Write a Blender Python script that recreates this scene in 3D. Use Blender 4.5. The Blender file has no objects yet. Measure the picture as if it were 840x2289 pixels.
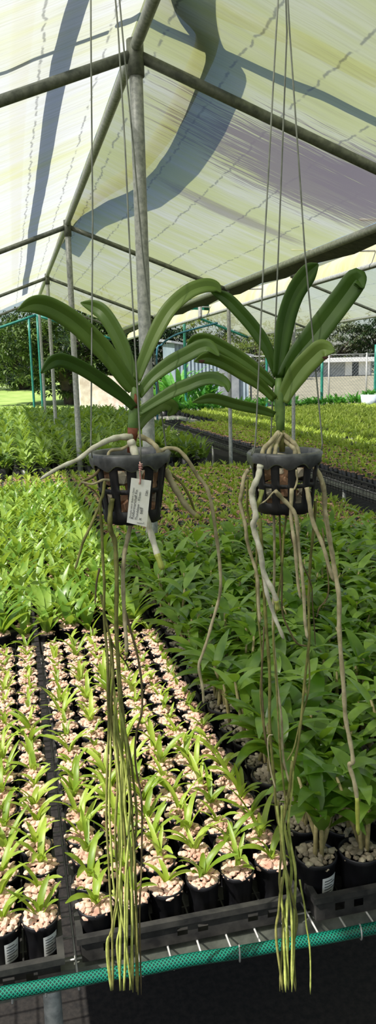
import bpy, math, random
import numpy as np
from mathutils import Vector, Matrix

SC = bpy.context.scene
COL = SC.collection
random.seed(7)
RNG = np.random.default_rng(7)
PI = math.pi

# ------------------------------------------------------------------ camera
F, CX, CY, H = 1650.0, 420.0, 1144.5, 1.6
def _c(px, py): return Vector(((px - CX) / F, -(py - CY) / F, -1.0))
_Y = _c(20, 838).normalized()
_nx = 640.0
_ny = CY + (F * F + (20 - CX) * (_nx - CX)) / (-(838 - CY))
_Z = -_c(_nx, _ny).normalized()
_Z = (_Z - _Y * _Z.dot(_Y)).normalized()
_X = _Y.cross(_Z)
ROT = Matrix((_X, _Y, _Z))            # world = ROT @ cam
EYE = Vector((0, 0, H))
cam_d = bpy.data.cameras.new('camera')
cam = bpy.data.objects.new('camera', cam_d)
COL.objects.link(cam)
cam.matrix_world = Matrix.Translation(EYE) @ ROT.to_4x4()
cam_d.sensor_fit = 'VERTICAL'
cam_d.sensor_height = 36.0
cam_d.lens = 36.0 * F / 2289.0
cam_d.clip_start = 0.05
cam_d.clip_end = 400
SC.camera = cam

def ray(px, py): return ROT @ _c(px, py)
def on_y(px, py, y):
    d = ray(px, py); return EYE + d * (y / d.y)
def on_z(px, py, z):
    d = ray(px, py); return EYE + d * ((z - H) / d.z)
def proj(p):
    q = ROT.transposed() @ (Vector(p) - EYE)
    if q.z > -0.05: return None
    return (CX + F * q.x / -q.z, CY - F * q.y / -q.z)
def in_frame(p, mx=70, my=90):
    q = proj(p)
    return q is not None and -mx < q[0] < 840 + mx and -my < q[1] < 2289 + my

# ------------------------------------------------------------------ materials
def s2l(c):
    return tuple(((v / 255.0) / 12.92 if v / 255.0 <= 0.04045 else ((v / 255.0 + 0.055) / 1.055) ** 2.4) for v in c) + (1.0,)

class NT:
    def __init__(s, name):
        s.m = bpy.data.materials.new(name); s.m.use_nodes = True
        s.t = s.m.node_tree; s.t.nodes.clear()
        s.out = s.n('ShaderNodeOutputMaterial')
    def n(s, typ, **kw):
        nd = s.t.nodes.new(typ)
        for k, v in kw.items():
            if k.startswith('i_'):
                key = k[2:]
                nd.inputs[int(key) if key.isdigit() else key.replace('_', ' ')].default_value = v
            else: setattr(nd, k, v)
        return nd
    def l(s, a, b): s.t.links.new(a, b)
    def math(s, op, a, b=None, c=None, clamp=False):
        nd = s.n('ShaderNodeMath', operation=op); nd.use_clamp = clamp
        for i, v in enumerate((a, b, c)):
            if v is None: continue
            if isinstance(v, (int, float)): nd.inputs[i].default_value = v
            else: s.l(v, nd.inputs[i])
        return nd.outputs[0]
    def mix(s, fac, a, b, mode='MIX'):
        nd = s.n('ShaderNodeMix', data_type='RGBA', blend_type=mode)
        for i, v in ((0, fac), (6, a), (7, b)):
            if isinstance(v, (int, float)): nd.inputs[i].default_value = v
            elif isinstance(v, tuple): nd.inputs[i].default_value = v
            else: s.l(v, nd.inputs[i])
        return nd.outputs[2]
    def noise(s, vec=None, scale=5.0, detail=2.0, rough=0.5):
        nd = s.n('ShaderNodeTexNoise'); nd.inputs['Scale'].default_value = scale
        nd.inputs['Detail'].default_value = detail; nd.inputs['Roughness'].default_value = rough
        if vec is not None: s.l(vec, nd.inputs['Vector'])
        return nd.outputs[0]
    def ramp(s, fac, stops):
        nd = s.n('ShaderNodeValToRGB')
        e = nd.color_ramp.elements
        while len(e) < len(stops): e.new(0.5)
        for el, (p, c) in zip(e, stops): el.position = p; el.color = c
        s.l(fac, nd.inputs[0]); return nd.outputs[0]
    def sstep(s, v, lo, hi):
        nd = s.n('ShaderNodeMapRange', interpolation_type='SMOOTHSTEP')
        nd.inputs[1].default_value = lo; nd.inputs[2].default_value = hi
        s.l(v, nd.inputs[0]); return nd.outputs[0]

def simple(name, c1, c2=None, rough=0.6, scale=30.0, metal=0.0, bump=0.0, spec=0.5, coords='Object', stretch=None):
    t = NT(name)
    tc = t.n('ShaderNodeTexCoord')
    vec = tc.outputs[coords]
    if stretch:
        mp = t.n('ShaderNodeMapping'); mp.inputs['Scale'].default_value = stretch
        t.l(vec, mp.inputs[0]); vec = mp.outputs[0]
    nz = t.noise(vec, scale, 4.0, 0.6)
    b = t.n('ShaderNodeBsdfPrincipled')
    b.inputs['Roughness'].default_value = rough; b.inputs['Metallic'].default_value = metal
    b.inputs['Specular IOR Level'].default_value = spec
    c2 = c2 or c1
    t.l(t.ramp(nz, [(0.35, s2l(c1)), (0.65, s2l(c2))]), b.inputs['Base Color'])
    if bump:
        bp = t.n('ShaderNodeBump'); bp.inputs['Strength'].default_value = bump; bp.inputs['Distance'].default_value = 0.004
        t.l(nz, bp.inputs['Height']); t.l(bp.outputs[0], b.inputs['Normal'])
    t.l(b.outputs[0], t.out.inputs[0])
    return t.m

def leafmat(name, dark, light, trans, rough=0.38, tfac=0.4, scale=25.0, spec=0.5):
    """foliage: object-to-object and blotch variation, light shining through the blade"""
    t = NT(name)
    tc = t.n('ShaderNodeTexCoord'); oi = t.n('ShaderNodeObjectInfo')
    nz = t.noise(tc.outputs['Object'], scale, 2.0, 0.5)
    f = t.math('ADD', t.math('MULTIPLY', nz, 0.9), t.math('MULTIPLY', t.math('SUBTRACT', oi.outputs['Random'], 0.5), 0.5))
    col = t.ramp(f, [(0.25, s2l(dark)), (0.75, s2l(light))])
    b = t.n('ShaderNodeBsdfPrincipled'); b.inputs['Roughness'].default_value = rough
    b.inputs['Specular IOR Level'].default_value = spec
    t.l(col, b.inputs['Base Color'])
    tr = t.n('ShaderNodeBsdfTranslucent'); tr.inputs[0].default_value = s2l(trans)
    mx = t.n('ShaderNodeMixShader'); mx.inputs[0].default_value = tfac
    t.l(b.outputs[0], mx.inputs[1]); t.l(tr.outputs[0], mx.inputs[2]); t.l(mx.outputs[0], t.out.inputs[0])
    return t.m

def clothmat(name, pale, algae, alg_amt, stain=None, through=0.15, seam=0.33, tw=0.85):
    """woven shade cloth; UV in metres: u along the ridge, v down the slope"""
    t = NT(name)
    uv = t.n('ShaderNodeUVMap').outputs[0]
    sp = t.n('ShaderNodeSeparateXYZ'); t.l(uv, sp.inputs[0]); u, v = sp.outputs[0], sp.outputs[1]
    def sc(a, b):
        c = t.n('ShaderNodeCombineXYZ'); t.l(t.math('MULTIPLY', u, a), c.inputs[0]); t.l(t.math('MULTIPLY', v, b), c.inputs[1]); return c.outputs[0]
    fib = t.noise(sc(75, 1.8), 1.0, 5.0, 0.65)
    big = t.noise(sc(1.6, 0.7), 1.0, 3.0, 0.55)
    mid = t.noise(sc(9, 0.9), 1.0, 3.0, 0.6)
    a = t.sstep(t.math('ADD', t.math('MULTIPLY', big, 0.75), t.math('MULTIPLY', mid, 0.4)), 0.55 - alg_amt * 0.3, 0.86 - alg_amt * 0.2)
    col = t.mix(a, s2l(pale), s2l(algae))
    col = t.mix(t.math('MULTIPLY', t.sstep(fib, 0.42, 0.72), 0.42), col, s2l((150, 150, 110)))
    # wiggly sewn lines that run along the ridge
    wob = t.noise(sc(7, 3.0), 1.0, 3.0, 0.7)
    vv = t.math('ADD', t.math('DIVIDE', v, seam), t.math('MULTIPLY', wob, 0.22))
    fr = t.math('ABSOLUTE', t.math('SUBTRACT', t.math('FRACT', vv), 0.5))
    brk = t.noise(sc(12, 4), 1.0, 2.0, 0.5)
    ln = t.math('MULTIPLY', t.math('SUBTRACT', 1.0, t.sstep(fr, 0.006, 0.03)), t.sstep(brk, 0.36, 0.52))
    col = t.mix(t.math('MULTIPLY', ln, 0.6), col, s2l((85, 85, 75)))
    if stain:
        for (u0, v0, ru, rv, amt) in stain:
            jag = t.math('MULTIPLY', t.math('SUBTRACT', fib, 0.5), 3.4)
            du = t.math('DIVIDE', t.math('SUBTRACT', u, u0), ru); dv = t.math('DIVIDE', t.math('SUBTRACT', v, v0), rv)
            d = t.math('ADD', t.math('SQRT', t.math('ADD', t.math('MULTIPLY', du, du), t.math('MULTIPLY', dv, dv))), jag)
            mk = t.math('MULTIPLY', t.math('SUBTRACT', 1.0, t.sstep(d, 0.7, 1.05)), amt)
            col = t.mix(mk, col, s2l((112, 98, 98)))
    df = t.n('ShaderNodeBsdfDiffuse'); t.l(col, df.inputs[0])
    tr = t.n('ShaderNodeBsdfTranslucent'); t.l(col, tr.inputs[0])
    m1 = t.n('ShaderNodeMixShader'); m1.inputs[0].default_value = tw
    t.l(df.outputs[0], m1.inputs[1]); t.l(tr.outputs[0], m1.inputs[2])
    tp = t.n('ShaderNodeBsdfTransparent')
    m2 = t.n('ShaderNodeMixShader'); m2.inputs[0].default_value = through
    t.l(m1.outputs[0], m2.inputs[1]); t.l(tp.outputs[0], m2.inputs[2]); t.l(m2.outputs[0], t.out.inputs[0])
    return t.m

M = {}
M['galv'] = simple('galvanised_steel', (142, 146, 142), (186, 188, 182), 0.5, 45, 0.2, 0.1)
M['galv_old'] = simple('weathered_pipe', (92, 96, 88), (128, 132, 120), 0.55, 30, 0.25, 0.1)
M['green_pipe'] = simple('green_painted_pipe', (25, 105, 90), (45, 130, 112), 0.45, 20)
M['blue_pipe'] = simple('blue_green_pipe', (38, 92, 112), (50, 108, 126), 0.4, 20)
M['black'] = simple('black_pot_plastic', (16, 16, 19), (30, 30, 34), 0.42, 40)
M['tray'] = simple('dusty_black_plastic', (26, 26, 27), (58, 57, 54), 0.55, 25, 0, 0.1)
M['basket'] = simple('basket_plastic', (11, 11, 11), (20, 19, 18), 0.6, 60, 0, 0.1)
M['rim'] = simple('basket_rim_plastic', (66, 68, 68), (96, 98, 96), 0.42, 60, 0, 0.08)
M['algae_glint_edge'] = simple('algae_green_rim_highlight', (112, 122, 90), (150, 158, 122), 0.6, 60)  # algae green brightened to paint in the rim's light edge highlight
M['pink'] = simple('pink_gravel', (172, 132, 112), (226, 194, 174), 0.85, 22, 0, 0.4)
M['brownstone'] = simple('brown_gravel', (150, 114, 90), (210, 170, 140), 0.9, 18, 0, 0.4)
M['bark'] = simple('grey_bark_mix', (110, 100, 82), (176, 166, 140), 0.9, 30, 0, 0.4)
M['chunk'] = simple('terracotta_chunk', (150, 106, 80), (196, 156, 122), 0.9, 25, 0, 0.4)
M['paler_chunk'] = simple('pale_stone_chunk', (150, 140, 120), (205, 196, 172), 0.9, 25, 0, 0.4)
M['card'] = simple('white_label_card', (232, 232, 214), (246, 246, 238), 0.6, 40)
M['ink'] = simple('dark_ink', (38, 38, 42), (58, 58, 60), 0.7)
M['sticker'] = simple('white_sticker', (205, 208, 205), (226, 228, 226), 0.6)
M['string'] = simple('red_white_string', (170, 90, 90), (215, 185, 170), 0.8, 300)
M['wire'] = simple('dull_wire', (112, 116, 104), (146, 150, 136), 0.5, 40, 0.3)
M['rod'] = simple('pale_wire_rod', (150, 150, 146), (190, 190, 186), 0.5, 20, 0.3)
M['vanda'] = leafmat('vanda_leaf', (70, 102, 36), (112, 142, 62), (132, 168, 48), 0.4, 0.3, 14)
M['vanda2'] = leafmat('vanda_leaf_paler', (94, 124, 46), (138, 162, 78), (152, 182, 66), 0.4, 0.3, 14)
M['spot'] = simple('brown_leaf_spot', (62, 34, 22), (84, 48, 30), 0.7)
M['stem_red'] = simple('russet_stem_base', (88, 44, 26), (132, 74, 44), 0.7, 80, 0, 0.3)
M['stem'] = simple('green_leaf_sheath', (74, 108, 48), (112, 140, 70), 0.5, 40)
M['root_white'] = simple('silver_white_root', (182, 178, 150), (222, 220, 200), 0.75, 60, 0, 0.2)
M['root_tan'] = simple('tan_root', (150, 140, 104), (196, 186, 148), 0.75, 60, 0, 0.2)
M['root_olive'] = simple('olive_root', (98, 100, 46), (140, 138, 76), 0.7, 60, 0, 0.2)
M['root_green'] = simple('yellow_green_root', (134, 144, 66), (182, 190, 104), 0.6, 60, 0, 0.15)
M['root_brown'] = simple('brown_root', (84, 74, 48), (124, 110, 74), 0.8, 60, 0, 0.2)
M['tip'] = simple('green_root_tip', (150, 160, 60), (182, 190, 88), 0.5)
M['seedling'] = leafmat('seedling_leaf', (112, 142, 40), (172, 192, 78), (176, 205, 62), 0.42, 0.42, 40)
M['strap'] = leafmat('bright_strap_leaf', (84, 122, 34), (158, 186, 84), (172, 200, 66), 0.36, 0.38, 25)
M['dend'] = leafmat('dark_glossy_leaf', (62, 98, 24), (132, 166, 64), (152, 190, 50), 0.3, 0.36, 25, 0.7)
M['cane'] = simple('tan_cane', (120, 112, 70), (168, 156, 108), 0.6, 60)
M['far'] = leafmat('shrubby_leaf', (60, 94, 30), (146, 172, 80), (160, 190, 66), 0.42, 0.35, 12)
M['grassy'] = leafmat('yellow_green_leaf', (124, 150, 48), (188, 204, 96), (190, 212, 80), 0.5, 0.4, 8)
M['brightfar'] = leafmat('rich_green_leaf', (54, 116, 38), (118, 180, 84), (120, 190, 66), 0.4, 0.35, 8)
M['mango'] = leafmat('mango_leaf', (34, 56, 24), (104, 124, 66), (74, 104, 34), 0.42, 0.2, 1.2)
M['darktree'] = leafmat('dark_tree_leaf', (22, 42, 24), (62, 84, 46), (50, 80, 30), 0.5, 0.2, 1.2)
M['gum'] = leafmat('grey_green_gum_leaf', (84, 100, 78), (142, 152, 120), (120, 135, 80), 0.5, 0.3, 1.0)
M['yellowtree'] = leafmat('olive_yellow_leaf', (88, 108, 52), (152, 162, 92), (140, 160, 60), 0.5, 0.3, 1.0)
M['trunk'] = simple('tree_bark', (48, 42, 36), (84, 74, 64), 0.9, 4, 0, 0.3)
M['flower'] = simple('white_petal', (236, 236, 228), (250, 250, 246), 0.6)
M['ground'] = simple('shade_darkened_ground', (24, 22, 21), (46, 42, 38), 0.95, 60, 0, 0.5)  # whole ground coloured darker to stand in for the shade under the benches
M['lawn'] = simple('lawn_grass', (134, 168, 74), (176, 196, 110), 0.9, 1.2, 0, 0.2)
M['dry'] = simple('dry_grass', (128, 126, 106), (160, 154, 130), 0.95, 1.5, 0, 0.2)
M['wallpale'] = simple('pale_rendered_wall', (206, 188, 172), (242, 232, 220), 0.9, 5, 0, 0.2)
M['shed'] = simple('blue_grey_sheet', (120, 138, 150), (146, 160, 170), 0.6, 3)
M['white'] = simple('white_paint', (214, 216, 216), (234, 234, 232), 0.6, 3)
M['greywall'] = simple('grey_wall', (128, 134, 140), (160, 164, 168), 0.7, 3)
M['darkglass'] = simple('dark_opening', (46, 52, 58), (66, 72, 78), 0.3, 3)
M['link'] = simple('chain_link_wire', (120, 128, 130), (150, 156, 156), 0.5, 10, 0.3)
M['net'] = simple('green_net_wire', (60, 90, 84), (80, 110, 100), 0.7, 10)
M['turq'] = clothmat('turquoise_cloth', (20, 130, 110), (24, 140, 118), 0.3, None, 0.05, 5.0)
M['gutter'] = simple('grey_gutter_cloth', (104, 106, 110), (136, 138, 142), 0.8, 6, 0, 0.1, stretch=(1, 8, 8))
M['tubw'] = simple('blue_white_tub', (190, 205, 220), (225, 232, 238), 0.5, 10)
M['bluegrey'] = simple('faded_tank', (150, 160, 168), (176, 184, 190), 0.6, 3)

def hosemat():
    t = NT('braided_green_hose')
    uv = t.n('ShaderNodeUVMap').outputs[0]
    sp = t.n('ShaderNodeSeparateXYZ'); t.l(uv, sp.inputs[0]); u, v = sp.outputs[0], sp.outputs[1]
    def strand(sign):
        x = t.math('ADD', t.math('MULTIPLY', u, 150.0), t.math('MULTIPLY', v, 9.0 * sign))
        return t.math('SUBTRACT', 1.0, t.sstep(t.math('ABSOLUTE', t.math('SUBTRACT', t.math('FRACT', x), 0.5)), 0.08, 0.2))
    k = t.math('MAXIMUM', strand(1), strand(-1))
    col = t.mix(k, s2l((6, 48, 42)), s2l((22, 122, 100)))
    b = t.n('ShaderNodeBsdfPrincipled'); b.inputs['Roughness'].default_value = 0.3
    t.l(col, b.inputs['Base Color'])
    t.l(b.outputs[0], t.out.inputs[0]); return t.m
M['hose'] = hosemat()

# ------------------------------------------------------------------ mesh building
class MB:
    def __init__(s): s.v = []; s.f = []; s.m = []; s.uv = {}; s.cur = 0
    def add(s, vs, fs, mi=None):
        o = len(s.v); s.v.extend([tuple(v) for v in vs])
        for f in fs: s.f.append(tuple(i + o for i in f)); s.m.append(s.cur if mi is None else mi)
        return o
    def box(s, c, d, mi=None, rot=None):
        x, y, z = d[0] / 2, d[1] / 2, d[2] / 2
        vs = [Vector((sx * x, sy * y, sz * z)) for sz in (-1, 1) for sy in (-1, 1) for sx in (-1, 1)]
        if rot is not None: vs = [rot @ v for v in vs]
        c = Vector(c)
        s.add([v + c for v in vs], [(0, 2, 3, 1), (4, 5, 7, 6), (0, 1, 5, 4), (2, 6, 7, 3), (1, 3, 7, 5), (0, 4, 6, 2)], mi)
    def tube(s, pts, r, n=8, mi=None, cap=True, uv=False):
        pts = [Vector(p) for p in pts]
        N = len(pts)
        rs = r if isinstance(r, (list, tuple)) else [r] * N
        vs = []; prev = None
        L = 0.0; Ls = []
        for i in range(N):
            if i: L += (pts[i] - pts[i - 1]).length
            Ls.append(L)
            tg = (pts[min(i + 1, N - 1)] - pts[max(i - 1, 0)])
            tg = tg.normalized() if tg.length > 1e-9 else Vector((0, 0, 1))
            if prev is None:
                a = Vector((0, 0, 1)) if abs(tg.z) < 0.9 else Vector((1, 0, 0))
                nx = tg.cross(a).normalized()
            else:
                nx = prev - tg * prev.dot(tg)
                nx = nx.normalized() if nx.length > 1e-6 else tg.orthogonal().normalized()
            prev = nx; ny = tg.cross(nx)
            for k in range(n):
                an = 2 * PI * k / n
                vs.append(pts[i] + (nx * math.cos(an) + ny * math.sin(an)) * rs[i])
        fs = []
        f0 = len(s.f)
        for i in range(N - 1):
            for k in range(n):
                k2 = (k + 1) % n
                fs.append((i * n + k, i * n + k2, (i + 1) * n + k2, (i + 1) * n + k))
        nq = len(fs)
        if cap: fs += [tuple(range(n - 1, -1, -1)), tuple((N - 1) * n + k for k in range(n))]
        s.add(vs, fs, mi)
        if uv:
            q = 0
            for i in range(N - 1):
                for k in range(n):
                    s.uv[f0 + q] = [(Ls[i], k / n), (Ls[i], (k + 1) / n), (Ls[i + 1], (k + 1) / n), (Ls[i + 1], k / n)]; q += 1
    def lathe(s, prof, n=24, c=(0, 0, 0), mi=None):
        vs = []; fs = []
        for (r, z) in prof:
            for k in range(n):
                a = 2 * PI * k / n; vs.append((c[0] + r * math.cos(a), c[1] + r * math.sin(a), c[2] + z))
        for i in range(len(prof) - 1):
            for k in range(n):
                k2 = (k + 1) % n; fs.append((i * n + k, i * n + k2, (i + 1) * n + k2, (i + 1) * n + k))
        s.add(vs, fs, mi)
    def chunk(s, c, r, rnd, mi=None, flat=0.8):
        g = (1 + 5 ** 0.5) / 2
        ico = [(-1, g, 0), (1, g, 0), (-1, -g, 0), (1, -g, 0), (0, -1, g), (0, 1, g), (0, -1, -g), (0, 1, -g), (g, 0, -1), (g, 0, 1), (-g, 0, -1), (-g, 0, 1)]
        fc = [(0, 11, 5), (0, 5, 1), (0, 1, 7), (0, 7, 10), (0, 10, 11), (1, 5, 9), (5, 11, 4), (11, 10, 2), (10, 7, 6), (7, 1, 8), (3, 9, 4), (3, 4, 2), (3, 2, 6), (3, 6, 8), (3, 8, 9), (4, 9, 5), (2, 4, 11), (6, 2, 10), (8, 6, 7), (9, 8, 1)]
        a, b = rnd.uniform(0, 2 * PI), rnd.uniform(0, 2 * PI)
        R = Matrix.Rotation(a, 3, 'Z') @ Matrix.Rotation(b, 3, 'X')
        sx, sy, sz = rnd.uniform(.75, 1.3), rnd.uniform(.7, 1.1), rnd.uniform(.55, .9)
        vs = []
        for p in ico:
            k = rnd.uniform(.8, 1.12) * r / 1.9
            v = R @ Vector((p[0] * sx * k, p[1] * sy * k, p[2] * sz * k))
            v.z *= flat; vs.append(v + Vector(c))
        s.add(vs, fc, mi)
    def blade(s, base, az, L, W, e0, e1, kind='strap', fold=0.25, seg=6, twist=0.0, mi=None, wave=0.0):
        """a leaf: starts at base, heads out at azimuth az, its elevation going from e0 to e1"""
        p = Vector(base); h = Vector((math.cos(az), math.sin(az), 0)); side0 = Vector((-math.sin(az), math.cos(az), 0))
        vs = []; fs = []
        for i in range(seg + 1):
            t = i / seg
            e = e0 + (e1 - e0) * t ** 1.2
            tg = h * math.cos(e) + Vector((0, 0, 1)) * math.sin(e)
            nrm = side0.cross(tg) * -1
            if nrm.z < 0 and abs(e) < PI / 2: nrm = -nrm
            tw = twist * t
            sd = side0 * math.cos(tw) + nrm * math.sin(tw); nn = nrm * math.cos(tw) - side0 * math.sin(tw)
            if kind == 'strap': w = W * min(1, .55 + 1.6 * t) * max(0.06, (1 - t ** 5)) ** .7
            elif kind == 'ovate': w = W * max(.07, math.sin(PI * min(1, t ** .8 * .97 + .03)) ** .8)
            else: w = W * max(.05, (1 - t) ** .7) * min(1, .5 + 2 * t)
            w *= .5
            up = nn * (fold * w)
            vs += [p - sd * w + up, p, p + sd * w + up]
            p = p + tg * (L / seg)
        for i in range(seg):
            a = i * 3; fs += [(a, a + 1, a + 4, a + 3), (a + 1, a + 2, a + 5, a + 4)]
        s.add(vs, fs, mi)
    def mesh(s, name, mats, smooth=True, uv=False):
        me = bpy.data.meshes.new(name)
        me.from_pydata(s.v, [], s.f)
        for m in (mats if isinstance(mats, (list, tuple)) else [mats]): me.materials.append(m)
        me.polygons.foreach_set('material_index', s.m)
        me.polygons.foreach_set('use_smooth', [smooth] * len(s.f))
        if s.uv or uv:
            lay = me.uv_layers.new(name='UVMap')
            for fi, uvs in s.uv.items():
                p = me.polygons[fi]
                for li, c in zip(p.loop_indices, uvs): lay.data[li].uv = c
        me.update(); return me

LABELS = {}
def tag(o, label, cat, group=None, kind=None):
    n = len(label.split())
    assert 4 <= n <= 16, (n, label)
    assert label not in LABELS, label
    LABELS[label] = o.name
    o['label'] = label; o['category'] = cat
    if group: o['group'] = group
    if kind: o['kind'] = kind
    return o
def obj(name, data, parent=None, loc=None, rotz=0.0, scale=None):
    o = bpy.data.objects.new(name, data); COL.objects.link(o)
    if parent is not None: o.parent = parent
    if loc is not None: o.location = loc
    if rotz: o.rotation_euler = (0, 0, rotz)
    if scale: o.scale = (scale,) * 3
    return o
def mobj(name, mb, mats, parent=None, smooth=True, loc=None, uv=False):
    return obj(name, mb.mesh(name, mats, smooth, uv), parent, loc)
def empty(name, loc=(0, 0, 0), rotz=0.0):
    o = obj(name, None, None, loc, rotz); o.empty_display_size = 0.02; return o
def structure(o): o['kind'] = 'structure'; return o

_O = 'first second third fourth fifth sixth seventh eighth ninth tenth eleventh twelfth thirteenth fourteenth fifteenth sixteenth seventeenth eighteenth nineteenth'.split()
_T = {20: ('twentieth', 'twenty'), 30: ('thirtieth', 'thirty'), 40: ('fortieth', 'forty'), 50: ('fiftieth', 'fifty'), 60: ('sixtieth', 'sixty'), 70: ('seventieth', 'seventy'), 80: ('eightieth', 'eighty'), 90: ('ninetieth', 'ninety')}
def ordw(k):
    if k < 20: return _O[k - 1]
    a, b = _T[k // 10 * 10]
    return a if k % 10 == 0 else b + '-' + _O[k % 10 - 1]

def smooth_path(pts, sub=5):
    """Catmull-Rom through points (lists of floats)"""
    P = [np.array(p, float) for p in pts]
    P = [2 * P[0] - P[1]] + P + [2 * P[-1] - P[-2]]
    out = []
    for i in range(1, len(P) - 2):
        p0, p1, p2, p3 = P[i - 1:i + 3]
        for k in range(sub):
            t = k / sub
            out.append(.5 * (2 * p1 + (p2 - p0) * t + (2 * p0 - 5 * p1 + 4 * p2 - p3) * t * t + (3 * p1 - p0 - 3 * p2 + p3) * t ** 3))
    out.append(P[-2]); return out

# ------------------------------------------------------------------ light
SUN = Vector((-1.0, -0.5, 1.23)).normalized()          # direction towards the sun
sd = bpy.data.lights.new('sun', 'SUN'); sd.energy = 7.0; sd.angle = math.radians(0.55); sd.color = (1.0, 0.955, 0.88)
so = bpy.data.objects.new('sun', sd); COL.objects.link(so)
so.rotation_euler = SUN.to_track_quat('Z', 'Y').to_euler()
w = bpy.data.worlds.new('sky'); SC.world = w; w.use_nodes = True
nt = w.node_tree; bg = nt.nodes['Background']
sk = nt.nodes.new('ShaderNodeTexSky'); sk.sky_type = 'NISHITA'; sk.sun_disc = False
sk.sun_elevation = math.asin(SUN.z); sk.sun_rotation = math.atan2(SUN.x, SUN.y)
sk.air_density = 1.0; sk.dust_density = 2.0
nt.links.new(sk.outputs[0], bg.inputs[0]); bg.inputs[1].default_value = 0.14
SC.view_settings.view_transform = 'Standard'; SC.view_settings.look = 'None'
SC.view_settings.gamma = 1.0; SC.view_settings.use_curve_mapping = False
SC.view_settings.exposure = 0.0
try:
    SC.cycles.use_denoising = True
    SC.cycles.max_bounces = 8; SC.cycles.diffuse_bounces = 4; SC.cycles.glossy_bounces = 2
    SC.cycles.transmission_bounces = 4; SC.cycles.transparent_max_bounces = 8
    SC.cycles.caustics_reflective = False; SC.cycles.caustics_refractive = False
except Exception: pass

# ------------------------------------------------------------------ ground
def terr(y):
    if y < 18: return 0.0
    if y < 45: return 0.9 * (y - 18) / 27
    return 0.9 + 0.3 * min(1, (y - 45) / 45)
mb = MB(); ys = [-6, 0, 4, 9, 14, 18]
vs = [(x, y, 0) for y in ys for x in (-14, 14)]
mb.add(vs, [(2 * i, 2 * i + 1, 2 * i + 3, 2 * i + 2) for i in range(len(ys) - 1)])
structure(mobj('ground', mb, M['ground'], smooth=False))
def strip(name, xa, xb, mat):
    mb = MB(); ys = [18, 24, 30, 37, 45, 60, 90, 140]
    vs = [(xa(y) if i == 0 else xb(y), y, terr(y)) for y in ys for i in (0, 1)]
    mb.add(vs, [(2 * i, 2 * i + 1, 2 * i + 3, 2 * i + 2) for i in range(len(ys) - 1)])
    return structure(mobj(name, mb, mat))
strip('lawn', lambda y: -60, lambda y: y * 0.12, M['lawn'])
strip('field', lambda y: y * 0.12, lambda y: 90, M['dry'])

# ------------------------------------------------------------------ canopies
RX, RZ, EZ, HS = 0.65, 3.08, 2.43, 1.60
SL = (RZ - EZ) / HS
E1L, E1R, E2L, R2, E2R = RX - HS, RX + HS, 2.98, 4.58, 6.18
BAYS = [-4.46, -0.43, 3.60, 7.63, 11.60, 15.0]
def zcan(x, rx): return RZ - SL * abs(x - rx)
def roof_hit(px, py, side=1, rx=RX):
    """meet of a view ray with a slope: returns point, (u,v)"""
    d = ray(px, py)
    # z = RZ - SL*side*(x-rx)
    t = (RZ + SL * side * rx - EYE.z) / (d.z + SL * side * d.x)
    p = EYE + d * t
    return p, (p.y, side * (p.x - rx) * math.sqrt(1 + SL * SL))
def cloth(name, rx, side, y0, y1, mat, label, drop=0.0, hs=HS):
    mb = MB(); nx, ny = 14, int((y1 - y0) / 0.25)
    vs = []; uvs = []
    k = math.sqrt(1 + SL * SL)
    rnd = random.Random(name + label)
    for j in range(ny + 1):
        y = y0 + (y1 - y0) * j / ny
        bay = min(((y - b) / (c - b) for b, c in zip(BAYS, BAYS[1:]) if b <= y <= c), default=0.0)
        sag = 0.035 * math.sin(PI * bay)
        for i in range(nx + 1):
            s_ = hs * i / nx
            z = RZ - SL * s_ - sag * math.sin(PI * i / nx) + rnd.uniform(-.003, .003) + 0.03
            vs.append((rx + side * s_, y, z)); uvs.append((y, s_ * k))
    fs = []
    for j in range(ny):
        for i in range(nx):
            a = j * (nx + 1) + i; f = (a, a + 1, a + nx + 2, a + nx + 1)
            mb.uv[len(fs)] = [uvs[q] for q in f]; fs.append(f)
    mb.add(vs, fs)
    o = mobj(name, mb, mat)
    tag(o, label, 'shade cloth', 'shade cloth roof panels')
    return o
_, (u1, v1) = roof_hit(700, 400); _, (u2, v2) = roof_hit(500, 250); _, (u3, v3) = roof_hit(520, 480)
stain = [(u1 + .05, v1 + .05, .50, .85, .9), (u1 - .25, v1 + .4, .42, .6, .85), (u3, v3, .12, .6, .6)]
M['cloth_r'] = clothmat('shade_cloth_green_tinge', (196, 198, 192), (178, 184, 122), 0.85, stain)
M['cloth_l'] = clothmat('shade_cloth_pale', (190, 193, 193), (186, 190, 146), 0.25)
M['cloth_2'] = clothmat('shade_cloth_second', (200, 202, 176), (188, 192, 138), 0.6, None, 0.42)
cloth('shade_cloth', RX, 1, -4.46, 15.0, M['cloth_r'], 'algae-tinged shade cloth with brown stains, right of the ridge pipe')
cloth('shade_cloth', RX, -1, -4.46, 15.0, M['cloth_l'], 'pale shade cloth with sewn lines, left of the ridge pipe')
cloth('shade_cloth', R2, -1, 1.0, 19.0, M['cloth_2'], 'shade cloth on near slope of the second canopy at right')
cloth('shade_cloth', R2, 1, 1.0, 19.0, M['cloth_2'], 'greenish shade cloth on far slope of the second canopy')

def pipe(name, a, b, r, mat, label, cat, group=None, extra=None):
    a, b = Vector(a), Vector(b)
    mb = MB(); n = 6
    mb.tube([a.lerp(b, i / n) for i in range(n + 1)], r, 14)
    if extra:                                   # a fitting is a part of its pipe
        root = mobj(name, mb, mat)
        for (nm, c, d, rr) in extra:
            e = MB(); e.tube([Vector(c), Vector(d)], rr, 14); mobj(nm, e, M['galv_old'], root)
    else: root = mobj(name, mb, mat)
    return tag(root, label, cat, group)
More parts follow.
